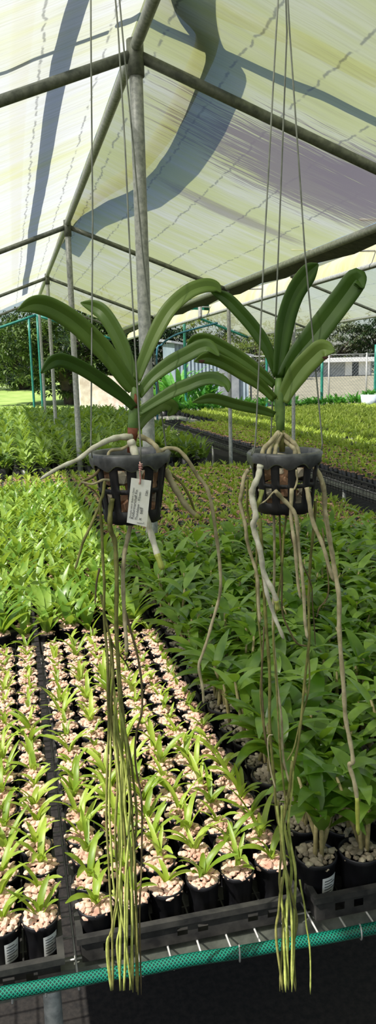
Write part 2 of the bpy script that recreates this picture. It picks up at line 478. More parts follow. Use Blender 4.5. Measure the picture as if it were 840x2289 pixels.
# ridge, eaves
pipe('ridge_pipe', (RX, -4.46, RZ - .05), (RX, 15.0, RZ - .05), .026, M['galv'], 'long galvanised ridge pipe along the top of the near canopy', 'pipe')
pipe('eave_pipe', (E1R, -4.46, EZ), (E1R, 15.0, EZ), .026, M['galv'], 'galvanised eave pipe under lower right edge of the near canopy', 'pipe', 'eave pipes')
pipe('eave_pipe', (E1L, -4.46, EZ), (E1L, 15.0, EZ), .026, M['galv'], 'galvanised eave pipe under lower left edge of the near canopy', 'pipe', 'eave pipes')
pipe('eave_pipe', (E2L, 1.0, EZ - .02), (E2L, 19.0, EZ - .02), .024, M['galv'], 'galvanised eave pipe below the cream flap of second canopy', 'pipe', 'eave pipes')
pipe('eave_pipe', (E2R, 1.0, EZ), (E2R, 19.0, EZ), .024, M['galv'], 'galvanised eave pipe at far side of the second canopy', 'pipe', 'eave pipes')
pipe('ridge_pipe', (R2, 1.0, RZ - .05), (R2, 19.0, RZ - .05), .024, M['galv'], 'ridge pipe of the second canopy at right', 'pipe')
nm_bay = {3.60: 'nearest thick post', 7.63: 'second post of the centre line', 11.60: 'third post of the centre line', 15.0: 'fourth post of the centre line'}
for y, ds in nm_bay.items():
    for s_, w_ in ((1, 'right'), (-1, 'left')):
        b = (RX + s_ * HS, y, EZ - .02); a = (RX + s_ * .02, y, RZ - .085)
        pipe('rafter_pipe', a, b, .025 if y < 5 else .023, M['galv_old'], f'sloping rafter pipe running down to the {w_} from the {ds}', 'pipe', 'rafter pipes')
for y, ds in ((7.63, 'nearest'), (11.6, 'middle'), (15.0, 'farthest')):
    for s_, w_ in ((1, 'far'), (-1, 'near')):
        pipe('rafter_pipe', (R2 + s_ * .02, y, RZ - .085), (R2 + s_ * HS, y, EZ - .02), .022, M['galv_old'], f'{ds} rafter pipe under the {w_} slope of the second canopy', 'pipe', 'rafter pipes')
# centre posts
pl = ['thickest galvanised post standing behind the left hanging orchid', 'second galvanised centre post, left of the thick near post', 'third galvanised centre post in the receding line', 'fourth galvanised centre post, smallest in the receding line']
for (y, lb, r) in zip([3.60, 7.63, 11.60, 15.0], pl, [.031, .029, .027, .027]):
    p = (RX, y, 0)
    ex = [('clamp', (RX, y, RZ - .17), (RX, y, RZ - .02), r + .008)]
    pipe('canopy_post', (RX, y, 0), (RX, y, RZ - .03), r, M['galv'], lb, 'post', 'canopy posts', ex)
for (x, y, zt, lb) in ((2.27, 7.63, EZ - .03, 'thin galvanised post under the eave between the two orchids'),
                       (2.99, 7.63, EZ + .25, 'thin galvanised post rising behind the right orchid'),
                       (2.27, 15.0, EZ - .03, 'distant thin post under the eave beyond the second bench'),):
    ex = [('clamp', (x, y, EZ + .10), (x, y, EZ + .25), .036)] if zt > EZ else None
    pipe('eave_post', (x, y, 0), (x, y, zt), .02, M['galv'], lb, 'post', 'eave posts', ex)
# link brackets that tie the two eaves (short drop stubs)
for (px, py0, py1, y, lb) in ((447, 676, 712, 10.9, 'short drop bracket on the eave, above the arching leaf'),):
    a, b = on_y(px, py0, y), on_y(px, py1, y)
    pipe('eave_bracket', a, b, .03, M['galv'], lb, 'bracket')
# gutter cloth and flap between canopies
mb = MB(); n = 30
vs = []
for j in range(n + 1):
    y = -1 + 20 * j / n
    z1 = EZ + .02 - .03 * (j % 2); vs += [(E1R + .02, y, EZ - .01), (E1R + .16, y, z1 - .05), (E1R + .34, y, EZ + .03)]
mb.add(vs, [(3 * j + i, 3 * j + i + 1, 3 * j + i + 4, 3 * j + i + 3) for j in range(n) for i in (0, 1)])
tag(mobj('gutter_cloth', mb, M['gutter']), 'dark grey gutter cloth strip between the two canopy eaves', 'cloth')
mb = MB(); vs = []
for j in range(n + 1):
    y = 1 + 18 * j / n
    vs += [(E2L - .01, y, EZ), (E2L + .005, y, EZ + .075 + .012 * math.sin(j * 1.7)), (E2L + .06, y, EZ + .15 + .014 * math.sin(j))]
mb.add(vs, [(3 * j + i, 3 * j + i + 1, 3 * j + i + 4, 3 * j + i + 3) for j in range(n) for i in (0, 1)])
for fi, f in enumerate(mb.f): mb.uv[fi] = [(mb.v[q][1], mb.v[q][2] * 2) for q in f]
M['cloth_f'] = clothmat('cream_cloth_flap', (236, 232, 212), (226, 220, 160), 0.45, None, 0.02, 5.0, 0.35)
tag(mobj('cloth_flap', mb, M['cloth_f']), 'cream cloth flap folded over the eave of the second canopy', 'cloth')
for k, y in enumerate((4.6, 5.8, 8.6, 11.0)):
    pipe('tie_rod', (E1R, y, EZ + .09), (E2L, y, EZ + .09), .008, M['rod'], f'{["nearest","second","third","farthest"][k]} thin tie rod crossing the gap between the canopy eaves', 'rod', 'tie rods')
mb = MB(); mb.add([(2.35, 11, 2.50), (2.97, 11, 2.47), (2.97, 11, 2.66), (2.6, 11, 2.68)], [(0, 1, 2, 3)], 0)
mb.uv[0] = [(0, 0), (1, 0), (1, .3), (0, .3)]
o = mobj('turquoise_cloth', mb, M['turq']); sm = o.modifiers.new('t', 'SOLIDIFY'); sm.thickness = .004
tag(o, 'turquoise cloth piece hung under the far eave gap', 'cloth')
# overhead frame and an added bent tube outside the cloth: only their shadows show
def outside(name, pix, side, lift, r, label, cat, flat=1.0):
    pts = []
    for (px, py) in pix:
        p, _ = roof_hit(px, py, side); pts.append(p + SUN * lift)
    pts = [Vector(p) for p in smooth_path(pts, 6)]
    mb = MB(); mb.tube(pts, r, 10)
    return tag(mobj(name, mb, M['galv_old']), label, cat)
outside('hail_frame_pipe', [(250, 20), (330, 72), (520, 152), (620, 195), (740, 240), (900, 320)], 1, .30, .032, 'straight pipe above the cloth whose shadow crosses right roof slope', 'pipe')
outside('shadow_tube', [(440, -60), (446, 40), (468, 110), (520, 180), (478, 270), (410, 370), (330, 445), (270, 475), (200, 520), (160, 570)], 1, .22, .055, 'unseen bent tube above the cloth, made to cast a curved shadow', 'hose')  # unseen tube standing in for a loose strip, shaped for its curved shadow
outside('hail_frame_pipe', [(190, 0), (165, 80), (130, 220), (108, 330), (90, 440), (72, 560), (56, 660)], -1, .28, .05, 'lengthwise pipe above the left slope casting a long shadow', 'pipe')
outside('hail_frame_pipe', [(-120, 200), (0, 182), (120, 135), (250, 88)], -1, .30, .02, 'thin pipe above the left slope casting a slanting shadow', 'pipe')
# green gable end frames
gy = 16.6
for (x, lb) in ((RX + .02, 'green painted post at the end gable, right one of the pair'), (RX - .16, 'green painted post at the end gable, left one of the pair')):
    pipe('gable_post', (x, gy, 0), (x, gy, 2.82), .026, M['green_pipe'], lb, 'post', 'green posts')
for s_, w_ in ((1, 'right'), (-1, 'left')):
    pipe('gable_rafter', (RX, gy, 2.84), (RX + s_ * 1.7, gy, 2.28), .03, M['green_pipe'], f'green gable pipe sloping {w_} from the paired green posts', 'pipe', 'green gable pipes')
    pipe('gable_rafter', (R2, 19.0, RZ - .06), (R2 + s_ * HS, 19.0, EZ - .03), .03, M['green_pipe'], f'green gable pipe at far end of second canopy, {w_} half', 'pipe', 'green gable pipes')
for (px, yy, top, lb) in ((415, 17.5, 705, 'tall green post beside the broad-leaved bush and white flowers'), (719, 17.0, 800, 'green post at the fence behind the right orchid leaves'), (838, 18.0, 770, 'green post at the extreme right by white tub'), (596, 20.0, 760, 'green post seen through the gap left of right orchid')):
    q = on_y(px, 860, yy); t_ = on_y(px, top, yy)
    pipe('net_post', (q.x, yy, 0), (q.x, yy, t_.z), .035, M['green_pipe'], lb, 'post', 'green posts')
hp = [on_y(x, y_, 15.5) for x, y_ in ((349, 880), (350, 800), (362, 770), (390, 750), (425, 738), (470, 726), (486, 722))]
hp[0].z = 0
mb = MB(); mb.tube(smooth_path(hp, 6), .022, 10)
tag(mobj('hoop_pipe', mb, M['blue_pipe']), 'bent blue-green hoop pipe arching beyond the near post', 'pipe')

# ------------------------------------------------------------------ benches
BT = 0.578          # bench mesh height
def bench(name, x0, x1, y0, y1, label, step, legs, edge=True):
    root = empty(name, ((x0 + x1) / 2, (y0 + y1) / 2, 0))
    ox, oy = root.location.x, root.location.y
    mb = MB()
    x = x0
    while x <= x1 + 1e-6:
        mb.tube([(x - ox, y0 - oy - .075, BT - .004), (x - ox, y1 - oy, BT - .004)], .0022, 4); x += step
    y = y0
    while y <= y1 + 1e-6:
        mb.tube([(x0 - ox, y - oy, BT - .009), (x1 - ox, y - oy, BT - .009)], .0022, 4); y += step
    mobj('wire_mesh_top', mb, M['rod'], root)
    mb = MB()
    for xx in (x0, x1): mb.box((xx - ox, 0, BT - .035), (.03, y1 - y0, .04))
    for yy in (y0, y1): mb.box((0, yy - oy, BT - .0351), (x1 - x0, .03, .04))
    mobj('bench_frame', mb, M['galv_old'], root, smooth=False)
    for (lx, ly) in legs:
        mb = MB(); mb.tube([(lx - ox, ly - oy, 0), (lx - ox, ly - oy, BT - .05)], .018, 8)
        mobj('leg', mb, M['galv'], root)
    return tag(root, label, 'bench', 'plant benches')
bench('plant_bench', -1.0, 2.2, 1.17, 7.0, 'low wire-mesh bench carrying the gravel seedling pots and leafy orchids', .055,
      [(x, y) for x in (-.9, 0, 1.0, 2.15) for y in (1.3, 3.2, 5.2, 6.9)])
bench('plant_bench', 2.85, 8.6, 4.2, 17.5, 'long wire-mesh bench across the aisle at right', .16,
      [(2.88, 4.3 + .9 * k) for k in range(15)])
bench('plant_bench', -1.6, 2.1, 7.3, 16.2, 'wire-mesh bench of bushy plants beyond the near bench', .16,
      [(x, y) for x in (-1.5, 2.05) for y in (7.4, 10, 13, 16)])
# edge netting of the right bench
mb = MB()
for k in range(4): mb.tube([(2.835, 4.2, .50 + .035 * k), (2.835, 17.5, .50 + .035 * k)], .003, 4)
y = 4.2
while y < 17.5: mb.tube([(2.835, y, .49), (2.835, y, .62)], .003, 4); y += .06
tag(mobj('edge_mesh', mb, M['tray']), 'wire edge mesh hanging along the front of right bench', 'wire mesh')

# ------------------------------------------------------------------ trays
TW = 0.418
def tray_mesh():
    mb = MB(); h = .046; t = .004; W2 = TW / 2
    mb.box((0, 0, .002), (TW - .02, TW - .02, .004))
    def wall(a, b, nrm):
        a, b = Vector(a), Vector(b); n = 42; rows = 6
        d = (b - a) / n
        for j in range(rows):
            for i in range(n):
                ph = i % 14
                if j in (2, 3) and ph in (4, 5, 6, 8, 9) and True:
                    if not (ph == 6): continue
                p = a + d * i; z0, z1 = h * j / rows, h * (j + 1) / rows
                q = p + d
                mb.add([p + Vector((0, 0, z0)), q + Vector((0, 0, z0)), q + Vector((0, 0, z1)), p + Vector((0, 0, z1))], [(0, 1, 2, 3)])
    c = W2 - .008
    for a, b in (((-c, -c, 0), (c, -c, 0)), ((c, -c, 0), (c, c, 0)), ((c, c, 0), (-c, c, 0)), ((-c, c, 0), (-c, -c, 0))): wall(a, b, None)
    me_w = mb
    rim = MB()
    for (cx_, cy_, dx, dy) in ((0, -W2 + .006, TW, .012), (0, W2 - .006, TW, .012), (-W2 + .006, 0, .012, TW - .024), (W2 - .006, 0, .012, TW - .024)):
        rim.box((cx_, cy_, h + .002), (dx, dy, .012))
    for k in range(1, 6):
        rim.box((-W2 + k * TW / 6, 0, .012), (.003, TW - .03, .02)); rim.box((0, -W2 + k * TW / 6, .0121), (TW - .03, .003, .0199))
    return me_w.mesh('tray_body', M['tray'], False), rim.mesh('tray_rim', M['tray'], False)
TRAY_B, TRAY_R = tray_mesh()
def tray(cx_, cy_, z, rot, label, group):
    r = empty('plant_tray', (cx_, cy_, z), rot)
    obj('tray_body', TRAY_B, r); obj('tray_rim', TRAY_R, r)
    return tag(r, label, 'tray', group)

# ------------------------------------------------------------------ pots and plants: kinds
def pot_mesh(rt=.033, rb=.025, h=.083, n=20, name='pot'):
    mb = MB()
    mb.lathe([(.001, 0), (rb, 0), (rb + .001, .002), (rt - .003, h - .010), (rt - .0005, h - .009), (rt, h - .001), (rt - .001, h), (rt - .003, h - .001), (rt - .004, h - .02), (.001, h - .021)], n)
    return mb.mesh(name, M['black'])
POT = pot_mesh(); POT_BIG = pot_mesh(.037, .028, .088, 20, 'big_pot')
def gravel_mesh(mat, rt=.029, n=34, r=.0075, seed=0, zt=.078, name='gravel'):
    rnd = random.Random(seed); mb = MB()
    for k in range(n):
        a = k * 2.39996; q = rt * math.sqrt((k + .5) / n)
        mb.chunk((q * math.cos(a), q * math.sin(a), zt + rnd.uniform(-.003, .005) + .006 * (1 - (q / rt) ** 2)), r * rnd.uniform(.75, 1.25), rnd)
    return mb.mesh(name, mat, False)
GRAVEL = [gravel_mesh(M['pink'], .030, 38, .0078, s) for s in range(5)]
BARKS = [gravel_mesh(M['bark'], .032, 30, .0082, 50 + s, .082) for s in range(3)]
def seedling_mesh(seed, big=1.0):
    rnd = random.Random(seed); mb = MB()
    n = rnd.randint(4, 7); a0 = rnd.uniform(0, 6.28)
    for k in range(n):
        az = a0 + (k % 2) * PI + rnd.uniform(-.6, .6) + (k // 2) * .5
        L = rnd.uniform(.032, .07) * big
        mb.blade((rnd.uniform(-.004, .004), rnd.uniform(-.004, .004), .078), az, L, rnd.uniform(.007, .0115) * big ** .5, rnd.uniform(1.0, 1.45), rnd.uniform(-.5, .6), 'strap', .35, 6, rnd.uniform(-.6, .6))
    return mb.mesh('shoot', M['seedling'])
SEED_S = [seedling_mesh(100 + s, .85) for s in range(8)]
SEED_L = [seedling_mesh(130 + s, 1.45) for s in range(8)]
def strap_mesh(seed):
    rnd = random.Random(seed); mb = MB()
    n = rnd.randint(7, 10); a0 = rnd.uniform(0, 6.28)
    for k in range(n):
        az = a0 + k * 2.4 + rnd.uniform(-.3, .3)
        mb.blade((rnd.uniform(-.012, .012), rnd.uniform(-.012, .012), .075), az, rnd.uniform(.09, .165), rnd.uniform(.022, .032), rnd.uniform(.85, 1.4), rnd.uniform(-.2, .8), 'ovate', .22, 7, rnd.uniform(-.5, .5))
    return mb.mesh('foliage', M['strap'])
STRAP = [strap_mesh(200 + s) for s in range(8)]
def dend_meshes(seed):
    rnd = random.Random(seed); mb = MB(); cn = MB()
    for c in range(rnd.randint(3, 4)):
        a = rnd.uniform(0, 6.28); lean = rnd.uniform(.05, .35); hh = rnd.uniform(.06, .15)
        b = Vector((rnd.uniform(-.013, .013), rnd.uniform(-.013, .013), .075))
        d = Vector((math.cos(a) * lean, math.sin(a) * lean, 1)).normalized()
        top = b + d * hh
        cn.tube([b, b.lerp(top, .5) + Vector((.002, .001, 0)), top], [.0035, .0045, .0025], 7)
        nl = rnd.randint(4, 6); az0 = rnd.uniform(0, 6.28)
        for k in range(nl):
            t = 1 - .5 * k / nl
            az = az0 + k * 2.3 + rnd.uniform(-.4, .4)
            e0 = rnd.uniform(.35, 1.1)
            mb.blade(b.lerp(top, t), az, rnd.uniform(.07, .12), rnd.uniform(.021, .033), e0, e0 - rnd.uniform(.6, 1.7), 'ovate', .2, 7, rnd.uniform(-.4, .4))
    return mb.mesh('foliage', M['dend']), cn.mesh('cane', M['cane'])
DEND = [dend_meshes(300 + s) for s in range(9)]

def copy_plant(kind, parts, loc, rotz, label, cat, group, scale=1.0):
    r = empty(kind, loc, rotz); r.scale = (scale,) * 3
    for nm, me in parts: obj(nm, me, r)
    return tag(r, label, cat, group)

ZP = BT + .003              # pot foot height on the tray floor
ZT = ZP + .083
PITCH = .070
XA, XB, XC, XD = -.385, .05, .485, .905        # left edges of the four tray columns
rnd = random.Random(11)
def sticker(parent, ang, rb=.0252, rk=.0062):
    mb = MB(); n = 8; vs = []
    for i in range(n + 1):
        a = ang + (i / n - .5) * .95
        for z in (.022, .062):
            r = rb + (z / .083) * rk + .0006; vs.append((r * math.cos(a), r * math.sin(a), z))
    mb.add(vs, [(2 * i, 2 * i + 2, 2 * i + 3, 2 * i + 1) for i in range(n)])
    st = mobj('label_sticker', mb, M['sticker'], parent)
    mk = MB()
    for row in range(6):
        z0 = .027 + row * .0055
        vs = []; n2 = 6; ln = .55 if row % 2 else .8
        for i in range(n2 + 1):
            a = ang + (i / n2 * ln - .4) * .9
            for z in (z0, z0 + .0016):
                r = rb + (z / .083) * rk + .0011; vs.append((r * math.cos(a), r * math.sin(a), z))
        mk.add(vs, [(2 * i, 2 * i + 2, 2 * i + 3, 2 * i + 1) for i in range(n2)])
    mobj('print', mk, M['ink'], st)

# pink gravel seedlings: tray columns A (left) and B (centre), 20 rows
nrows = 20
for (x0, nm) in ((XA, 'left'), (XB, 'centre')):
    for r_ in range(nrows):
        for c_ in range(6):
            x = x0 + .033 + c_ * PITCH + rnd.uniform(-.004, .004) - (.006 if nm == 'left' else 0)
            y = 1.205 + r_ * PITCH + rnd.uniform(-.004, .004) + (-.03 if nm == 'left' else .006 * c_ - .02)
            if not in_frame((x, y, ZT), 75): continue
            front = r_ < 9
            near = (r_ < 7) or (nm == 'left' and r_ < 11)
            parts = [('pot', POT), ('gravel', rnd.choice(GRAVEL)), ('shoot', rnd.choice(SEED_L if near or rnd.random() < .25 else SEED_S))]
            side = {0: 'first', 1: 'second', 2: 'third', 3: 'fourth', 4: 'fifth', 5: 'sixth'}[c_]
            lb = f'pink-gravel seedling pot, {side} from left in {nm} tray column, {ordw(r_ + 1)} row from front'
            o = copy_plant('seedling_pot', parts, (x, y, ZP), rnd.uniform(0, 6.28), lb, 'potted seedling', 'pink gravel seedlings')
            if (nm == 'left' and r_ == 0 and c_ in (4, 5)): sticker(o, -o.rotation_euler.z - 1.0)

# bright strap-leaved plants behind them
row = 0; y = 2.66
while y < 5.9:
    row += 1; c_ = 0
    for x in np.arange(-.36, .47, .085):
        c_ += 1
        px, py_ = x + rnd.uniform(-.012, .012), y + rnd.uniform(-.012, .012)
        if not in_frame((px, py_, ZT + .05), 60): continue
        lb = f'bright strap-leaved orchid seedling, {ordw(row)} row behind the pink gravel pots, {ordw(c_)} from left'
        copy_plant('strap_orchid', [('pot', POT), ('gravel', rnd.choice(GRAVEL)), ('foliage', rnd.choice(STRAP))], (px, py_, ZP), rnd.uniform(0, 6.28), lb, 'potted orchid', 'strap-leaved seedlings', rnd.uniform(.85, 1.15))
    y += .095

# dark glossy dendrobium-like plants in columns C, D ...
row = 0; y = 1.17
while y < 3.42:
    row += 1; c_ = 0
    for x in np.arange(XC + .035, 2.2, .088):
        c_ += 1
        px, py_ = x + rnd.uniform(-.010, .010), y + rnd.uniform(-.010, .010) + .02 * (c_ % 2)
        if abs(px - RX) < .09 and abs(py_ - 3.6) < .12: continue
        if not in_frame((px, py_, ZT + .05), 75): continue
        f_, cn = rnd.choice(DEND)
        lb = f'dark glossy cane orchid in black pot, {ordw(row)} row from front, {ordw(c_)} from the pink gravel'
        o = copy_plant('cane_orchid', [('pot', POT_BIG), ('potting_bark', rnd.choice(BARKS)), ('cane', cn), ('foliage', f_)], (px, py_, ZP), rnd.uniform(0, 6.28), lb, 'potted orchid', 'glossy cane orchids', rnd.uniform(.9, 1.3))
        if row == 1 and c_ == 1: sticker(o, -o.rotation_euler.z - 1.15, .0284, .0068)
    y += .09

# trays
for (x0, nm, ny, yb) in ((XA - .006, 'left', 12, 1.155), (XB, 'centre', 12, 1.19), (XC, 'cane orchid', 6, 1.175), (XD, 'second cane orchid', 6, 1.18), (XD + .42, 'third cane orchid', 6, 1.18), (XD + .84, 'outer cane orchid', 6, 1.18)):
    for k in range(ny):
        cx_, cy_ = x0 + TW / 2 - .002, yb + TW / 2 - .05 + k * .4225
        if not (in_frame((cx_ - TW / 2, cy_, ZP), 40) or in_frame((cx_ + TW / 2, cy_, ZP), 40)): continue
        tray(cx_, cy_, BT, 0, f'black plastic tray in the {nm} column, {ordw(k + 1)} from the front of the bench', 'black plant trays')

# ------------------------------------------------------------------ merged/far kinds
def template(mb, mats): return (np.array(mb.v, float), mb.f, mb.m, mats)
def far_unit(kind, seed):
    rnd = random.Random(seed); mb = MB()
    if kind == 'brown':
        mb.cur = 0; mb.lathe([(.024, 0), (.032, .08), (.030, .081), (.028, .07), (.001, .069)], 10)
        mb.cur = 1
        for k in range(16):
            a = k * 2.4; q = .028 * math.sqrt((k + .5) / 16)
            mb.chunk((q * math.cos(a), q * math.sin(a), .078 + rnd.uniform(-.003, .004)), .0105, rnd)
        mb.cur = 2
        for k in range(rnd.randint(4, 7)):
            mb.blade((0, 0, .076), rnd.uniform(0, 6.28), rnd.uniform(.045, .085), rnd.uniform(.009, .014), rnd.uniform(.7, 1.4), rnd.uniform(-.5, .6), 'strap', .3, 3)
        mats = [M['black'], M['brownstone'], M['seedling']]
    elif kind == 'bush':
        mb.cur = 0; mb.lathe([(.05, 0), (.065, .12), (.06, .12), (.001, .11)], 10)
        mb.cur = 1
        for k in range(34):
            a = rnd.uniform(0, 6.28); hh = rnd.uniform(.10, .26); q = rnd.uniform(0, .07)
            e0 = rnd.uniform(.2, 1.3)
            mb.blade((q * math.cos(a), q * math.sin(a), hh), a + rnd.uniform(-.8, .8), rnd.uniform(.09, .18), rnd.uniform(.03, .048), e0, e0 - rnd.uniform(.5, 1.3), 'ovate', .2, 4)
        mats = [M['black'], M['far']]
    elif kind == 'grassy':
        mb.cur = 0; mb.lathe([(.035, 0), (.045, .085), (.042, .085), (.001, .07)], 8)
        mb.cur = 1
        for k in range(20):
            a = rnd.uniform(0, 6.28)
            mb.blade((rnd.uniform(-.05, .05), rnd.uniform(-.05, .05), .07), a, rnd.uniform(.06, .13), rnd.uniform(.012, .02), rnd.uniform(.6, 1.4), rnd.uniform(-.4, .7), 'strap', .25, 3)
        mats = [M['black'], M['grassy']]
    else:   # tall
        mb.cur = 0; mb.lathe([(.06, 0), (.08, .14), (.075, .14), (.001, .12)], 8)
        mb.cur = 1
        for k in range(22):
            a = rnd.uniform(0, 6.28)
            mb.blade((rnd.uniform(-.06, .06), rnd.uniform(-.06, .06), .12), a, rnd.uniform(.18, .34), rnd.uniform(.04, .06), rnd.uniform(.7, 1.4), rnd.uniform(-.3, .7), 'strap', .25, 4)
        mats = [M['black'], M['brightfar']]
    return mb, mats
def kind_units(kind, n):
    out = []
    for s in range(n):
        mb, mats = far_unit(kind, 900 + s); out.append((mb, mats, mb.mesh(kind + '_plant', mats)))
    return out
def merged(name, placements, units, label, cat):
    V = []; Fc = []; Mi = []; off = 0
    for (x, y, z, r, s, k) in placements:
        mb = units[k][0]; a = np.array(mb.v)
        c, sn = math.cos(r) * s, math.sin(r) * s
        V.append(np.stack([a[:, 0] * c - a[:, 1] * sn + x, a[:, 0] * sn + a[:, 1] * c + y, a[:, 2] * s + z], 1))
        Fc += [tuple(i + off for i in f) for f in mb.f]; Mi += mb.m; off += len(a)
    me = bpy.data.meshes.new(name)
    me.from_pydata(np.concatenate(V).tolist(), [], Fc)
    for m in units[0][1]: me.materials.append(m)
    me.polygons.foreach_set('material_index', Mi); me.polygons.foreach_set('use_smooth', [True] * len(Fc)); me.update()
    o = obj(name, me); tag(o, label, cat, None, 'stuff'); return o
def field(name, kind, xs, ys, z, jit, lab, cat, group, rest_label, limit=298, scale=(.85, 1.2), nu=6, skip=None, face=None):
    units = kind_units(kind, nu); pl = []
    for ri, y in enumerate(ys):
        for ci, x in enumerate(xs):
            px, py_ = x + rnd.uniform(-jit, jit), y + rnd.uniform(-jit, jit)
            if skip and skip(px, py_): continue
            if not in_frame((px, py_, z + .1), 45): continue
            pl.append((math.hypot(px, py_), px, py_, rnd.uniform(0, 6.28), rnd.uniform(*scale), rnd.randrange(nu), ri + 1, ci + 1))
    pl.sort()
    for (d, x, y, r, s, k, ri, ci) in pl[:limit]:
        o = obj(name, units[k][2], None, (x, y, z), r, s)
        tag(o, lab(ri, ci), cat, group)
    if len(pl) > limit:
        merged(rest_label[0], [(x, y, z, r, s, k) for (d, x, y, r, s, k, ri, ci) in pl[limit:]], units, rest_label[1], cat)
    print(name, kind, len(pl))

near_post = lambda x, y: abs(x - RX) < .10 and any(abs(y - b) < .12 for b in (3.6, 7.63, 11.6, 15))
field('gravel_seedling', 'brown', np.arange(.52, 2.18, .082), np.arange(3.62, 6.95, .085), ZP, .008,
      lambda r, c: f'tiny seedling in brown gravel beyond the cane orchids, {ordw(r)} row, {ordw(c)} from left', 'potted seedling', 'brown gravel seedlings',
      ('distant_seedlings', 'mass of tiny brown-gravel seedling pots at back of the near bench'), skip=near_post)
field('young_seedling', 'brown', np.arange(-.5, .5, .085), np.arange(6.0, 6.95, .085), ZP, .008,
      lambda r, c: f'seedling in brown gravel behind bright strap-leaved plants, {ordw(r)} row, {ordw(c)} from left', 'potted seedling', 'brown gravel seedlings at the bench end',
      ('distant_seedlings', 'mass of seedling pots at the bench end behind strap-leaved plants'), skip=near_post)
field('bushy_plant', 'bush', np.arange(-.9, 2.1, .20), np.arange(7.4, 16.1, .23), BT, .04,
      lambda r, c: f'bushy leafy potted plant on bench beyond, {ordw(r)} row back, {ordw(c)} from left side', 'potted plant', 'bushy plants on the middle bench',
      ('distant_bushes', 'mass of bushy plants at the far end of the middle bench'), skip=near_post)
field('bench_seedling', 'brown', np.arange(2.94, 3.75, .088), np.arange(4.4, 13.0, .10), ZP, .008,
      lambda r, c: f'small seedling pot near the aisle on right bench, {ordw(r)} row back, {ordw(c)} from aisle', 'potted seedling', 'seedlings along the right bench',
      ('distant_seedlings', 'mass of small seedling pots farther along the aisle edge of right bench'), limit=240)
field('grassy_plant', 'grassy', np.arange(3.8, 8.5, .17), np.arange(4.4, 16.6, .17), ZP, .04,
      lambda r, c: f'yellow-green tufted plant on right bench, {ordw(r)} row back, {ordw(c)} from the aisle', 'potted plant', 'tufted plants on the right bench',
      ('distant_tufts', 'mass of yellow-green tufted plants over the rest of right bench'))
field('tall_plant', 'tall', np.arange(3.2, 10.5, .30), [16.9, 17.25], .55, .06,
      lambda r, c: f'rich green broad-leaved plant at end of right bench, {["front","back"][r-1]} row, {ordw(c)} from left', 'potted plant', 'broad-leaved plants at the bench end',
      ('x', 'x'))
field('tall_plant', 'tall', np.arange(-.9, 2.6, .28), [16.4, 16.9], .55, .06,
      lambda r, c: f'rich green broad-leaved plant by the green posts, {["front","back"][r-1]} row, {ordw(c)} from left', 'potted plant', 'broad-leaved plants by the green posts',
      ('x', 'x'), scale=(.6, .85))
# trays along the aisle edge of right bench
for k in range(24):
    tray(2.87 + TW / 2, 4.45 + k * .43, BT, 0, f'black tray on the aisle edge of right bench, {ordw(k + 1)} from the near end', 'trays along the right bench')
for (ci, x0) in enumerate((.56, .98, 1.40, 1.80)):
    for k in range(8):
        cx_, cy_ = x0 + TW / 2, 3.86 + k * .4225
        if cx_ + TW / 2 > 2.25 or not in_frame((cx_, cy_, ZP), 60): continue
        tray(cx_, cy_, BT, 0, f'black tray under brown-gravel seedlings, {ordw(k + 1)} from the thick post, column {["one","two","three","four"][ci]}', 'trays of brown gravel seedlings')

# ------------------------------------------------------------------ hose, clips at the bench front
hp = [on_y(px, py, 1.085) for px, py in ((-60, 2232), (120, 2200), (250, 2176), (330, 2164), (420, 2146), (520, 2131), (620, 2114), (730, 2096), (840, 2074), (960, 2052))]
mb = MB(); mb.tube(smooth_path(hp, 8), .0106, 18, uv=True)
tag(mobj('garden_hose', mb, M['hose']), 'green braided garden hose running along the bench front', 'hose')
for k, (px, py) in enumerate(((535, 2131), (805, 2083))):
    p = on_y(px, py, 1.085); mb = MB()
    mb.tube([p + Vector((.003 * math.sin(a), .0124 * math.sin(a), .0124 * math.cos(a))) for a in np.linspace(0, 2 * PI, 20)], .0016, 6)
    tag(mobj('hose_tie', mb, M['rod']), ['pale wire tie around the hose beside right orchid roots, left one', 'pale wire tie around the hose near right frame edge'][k], 'tie', 'hose ties')

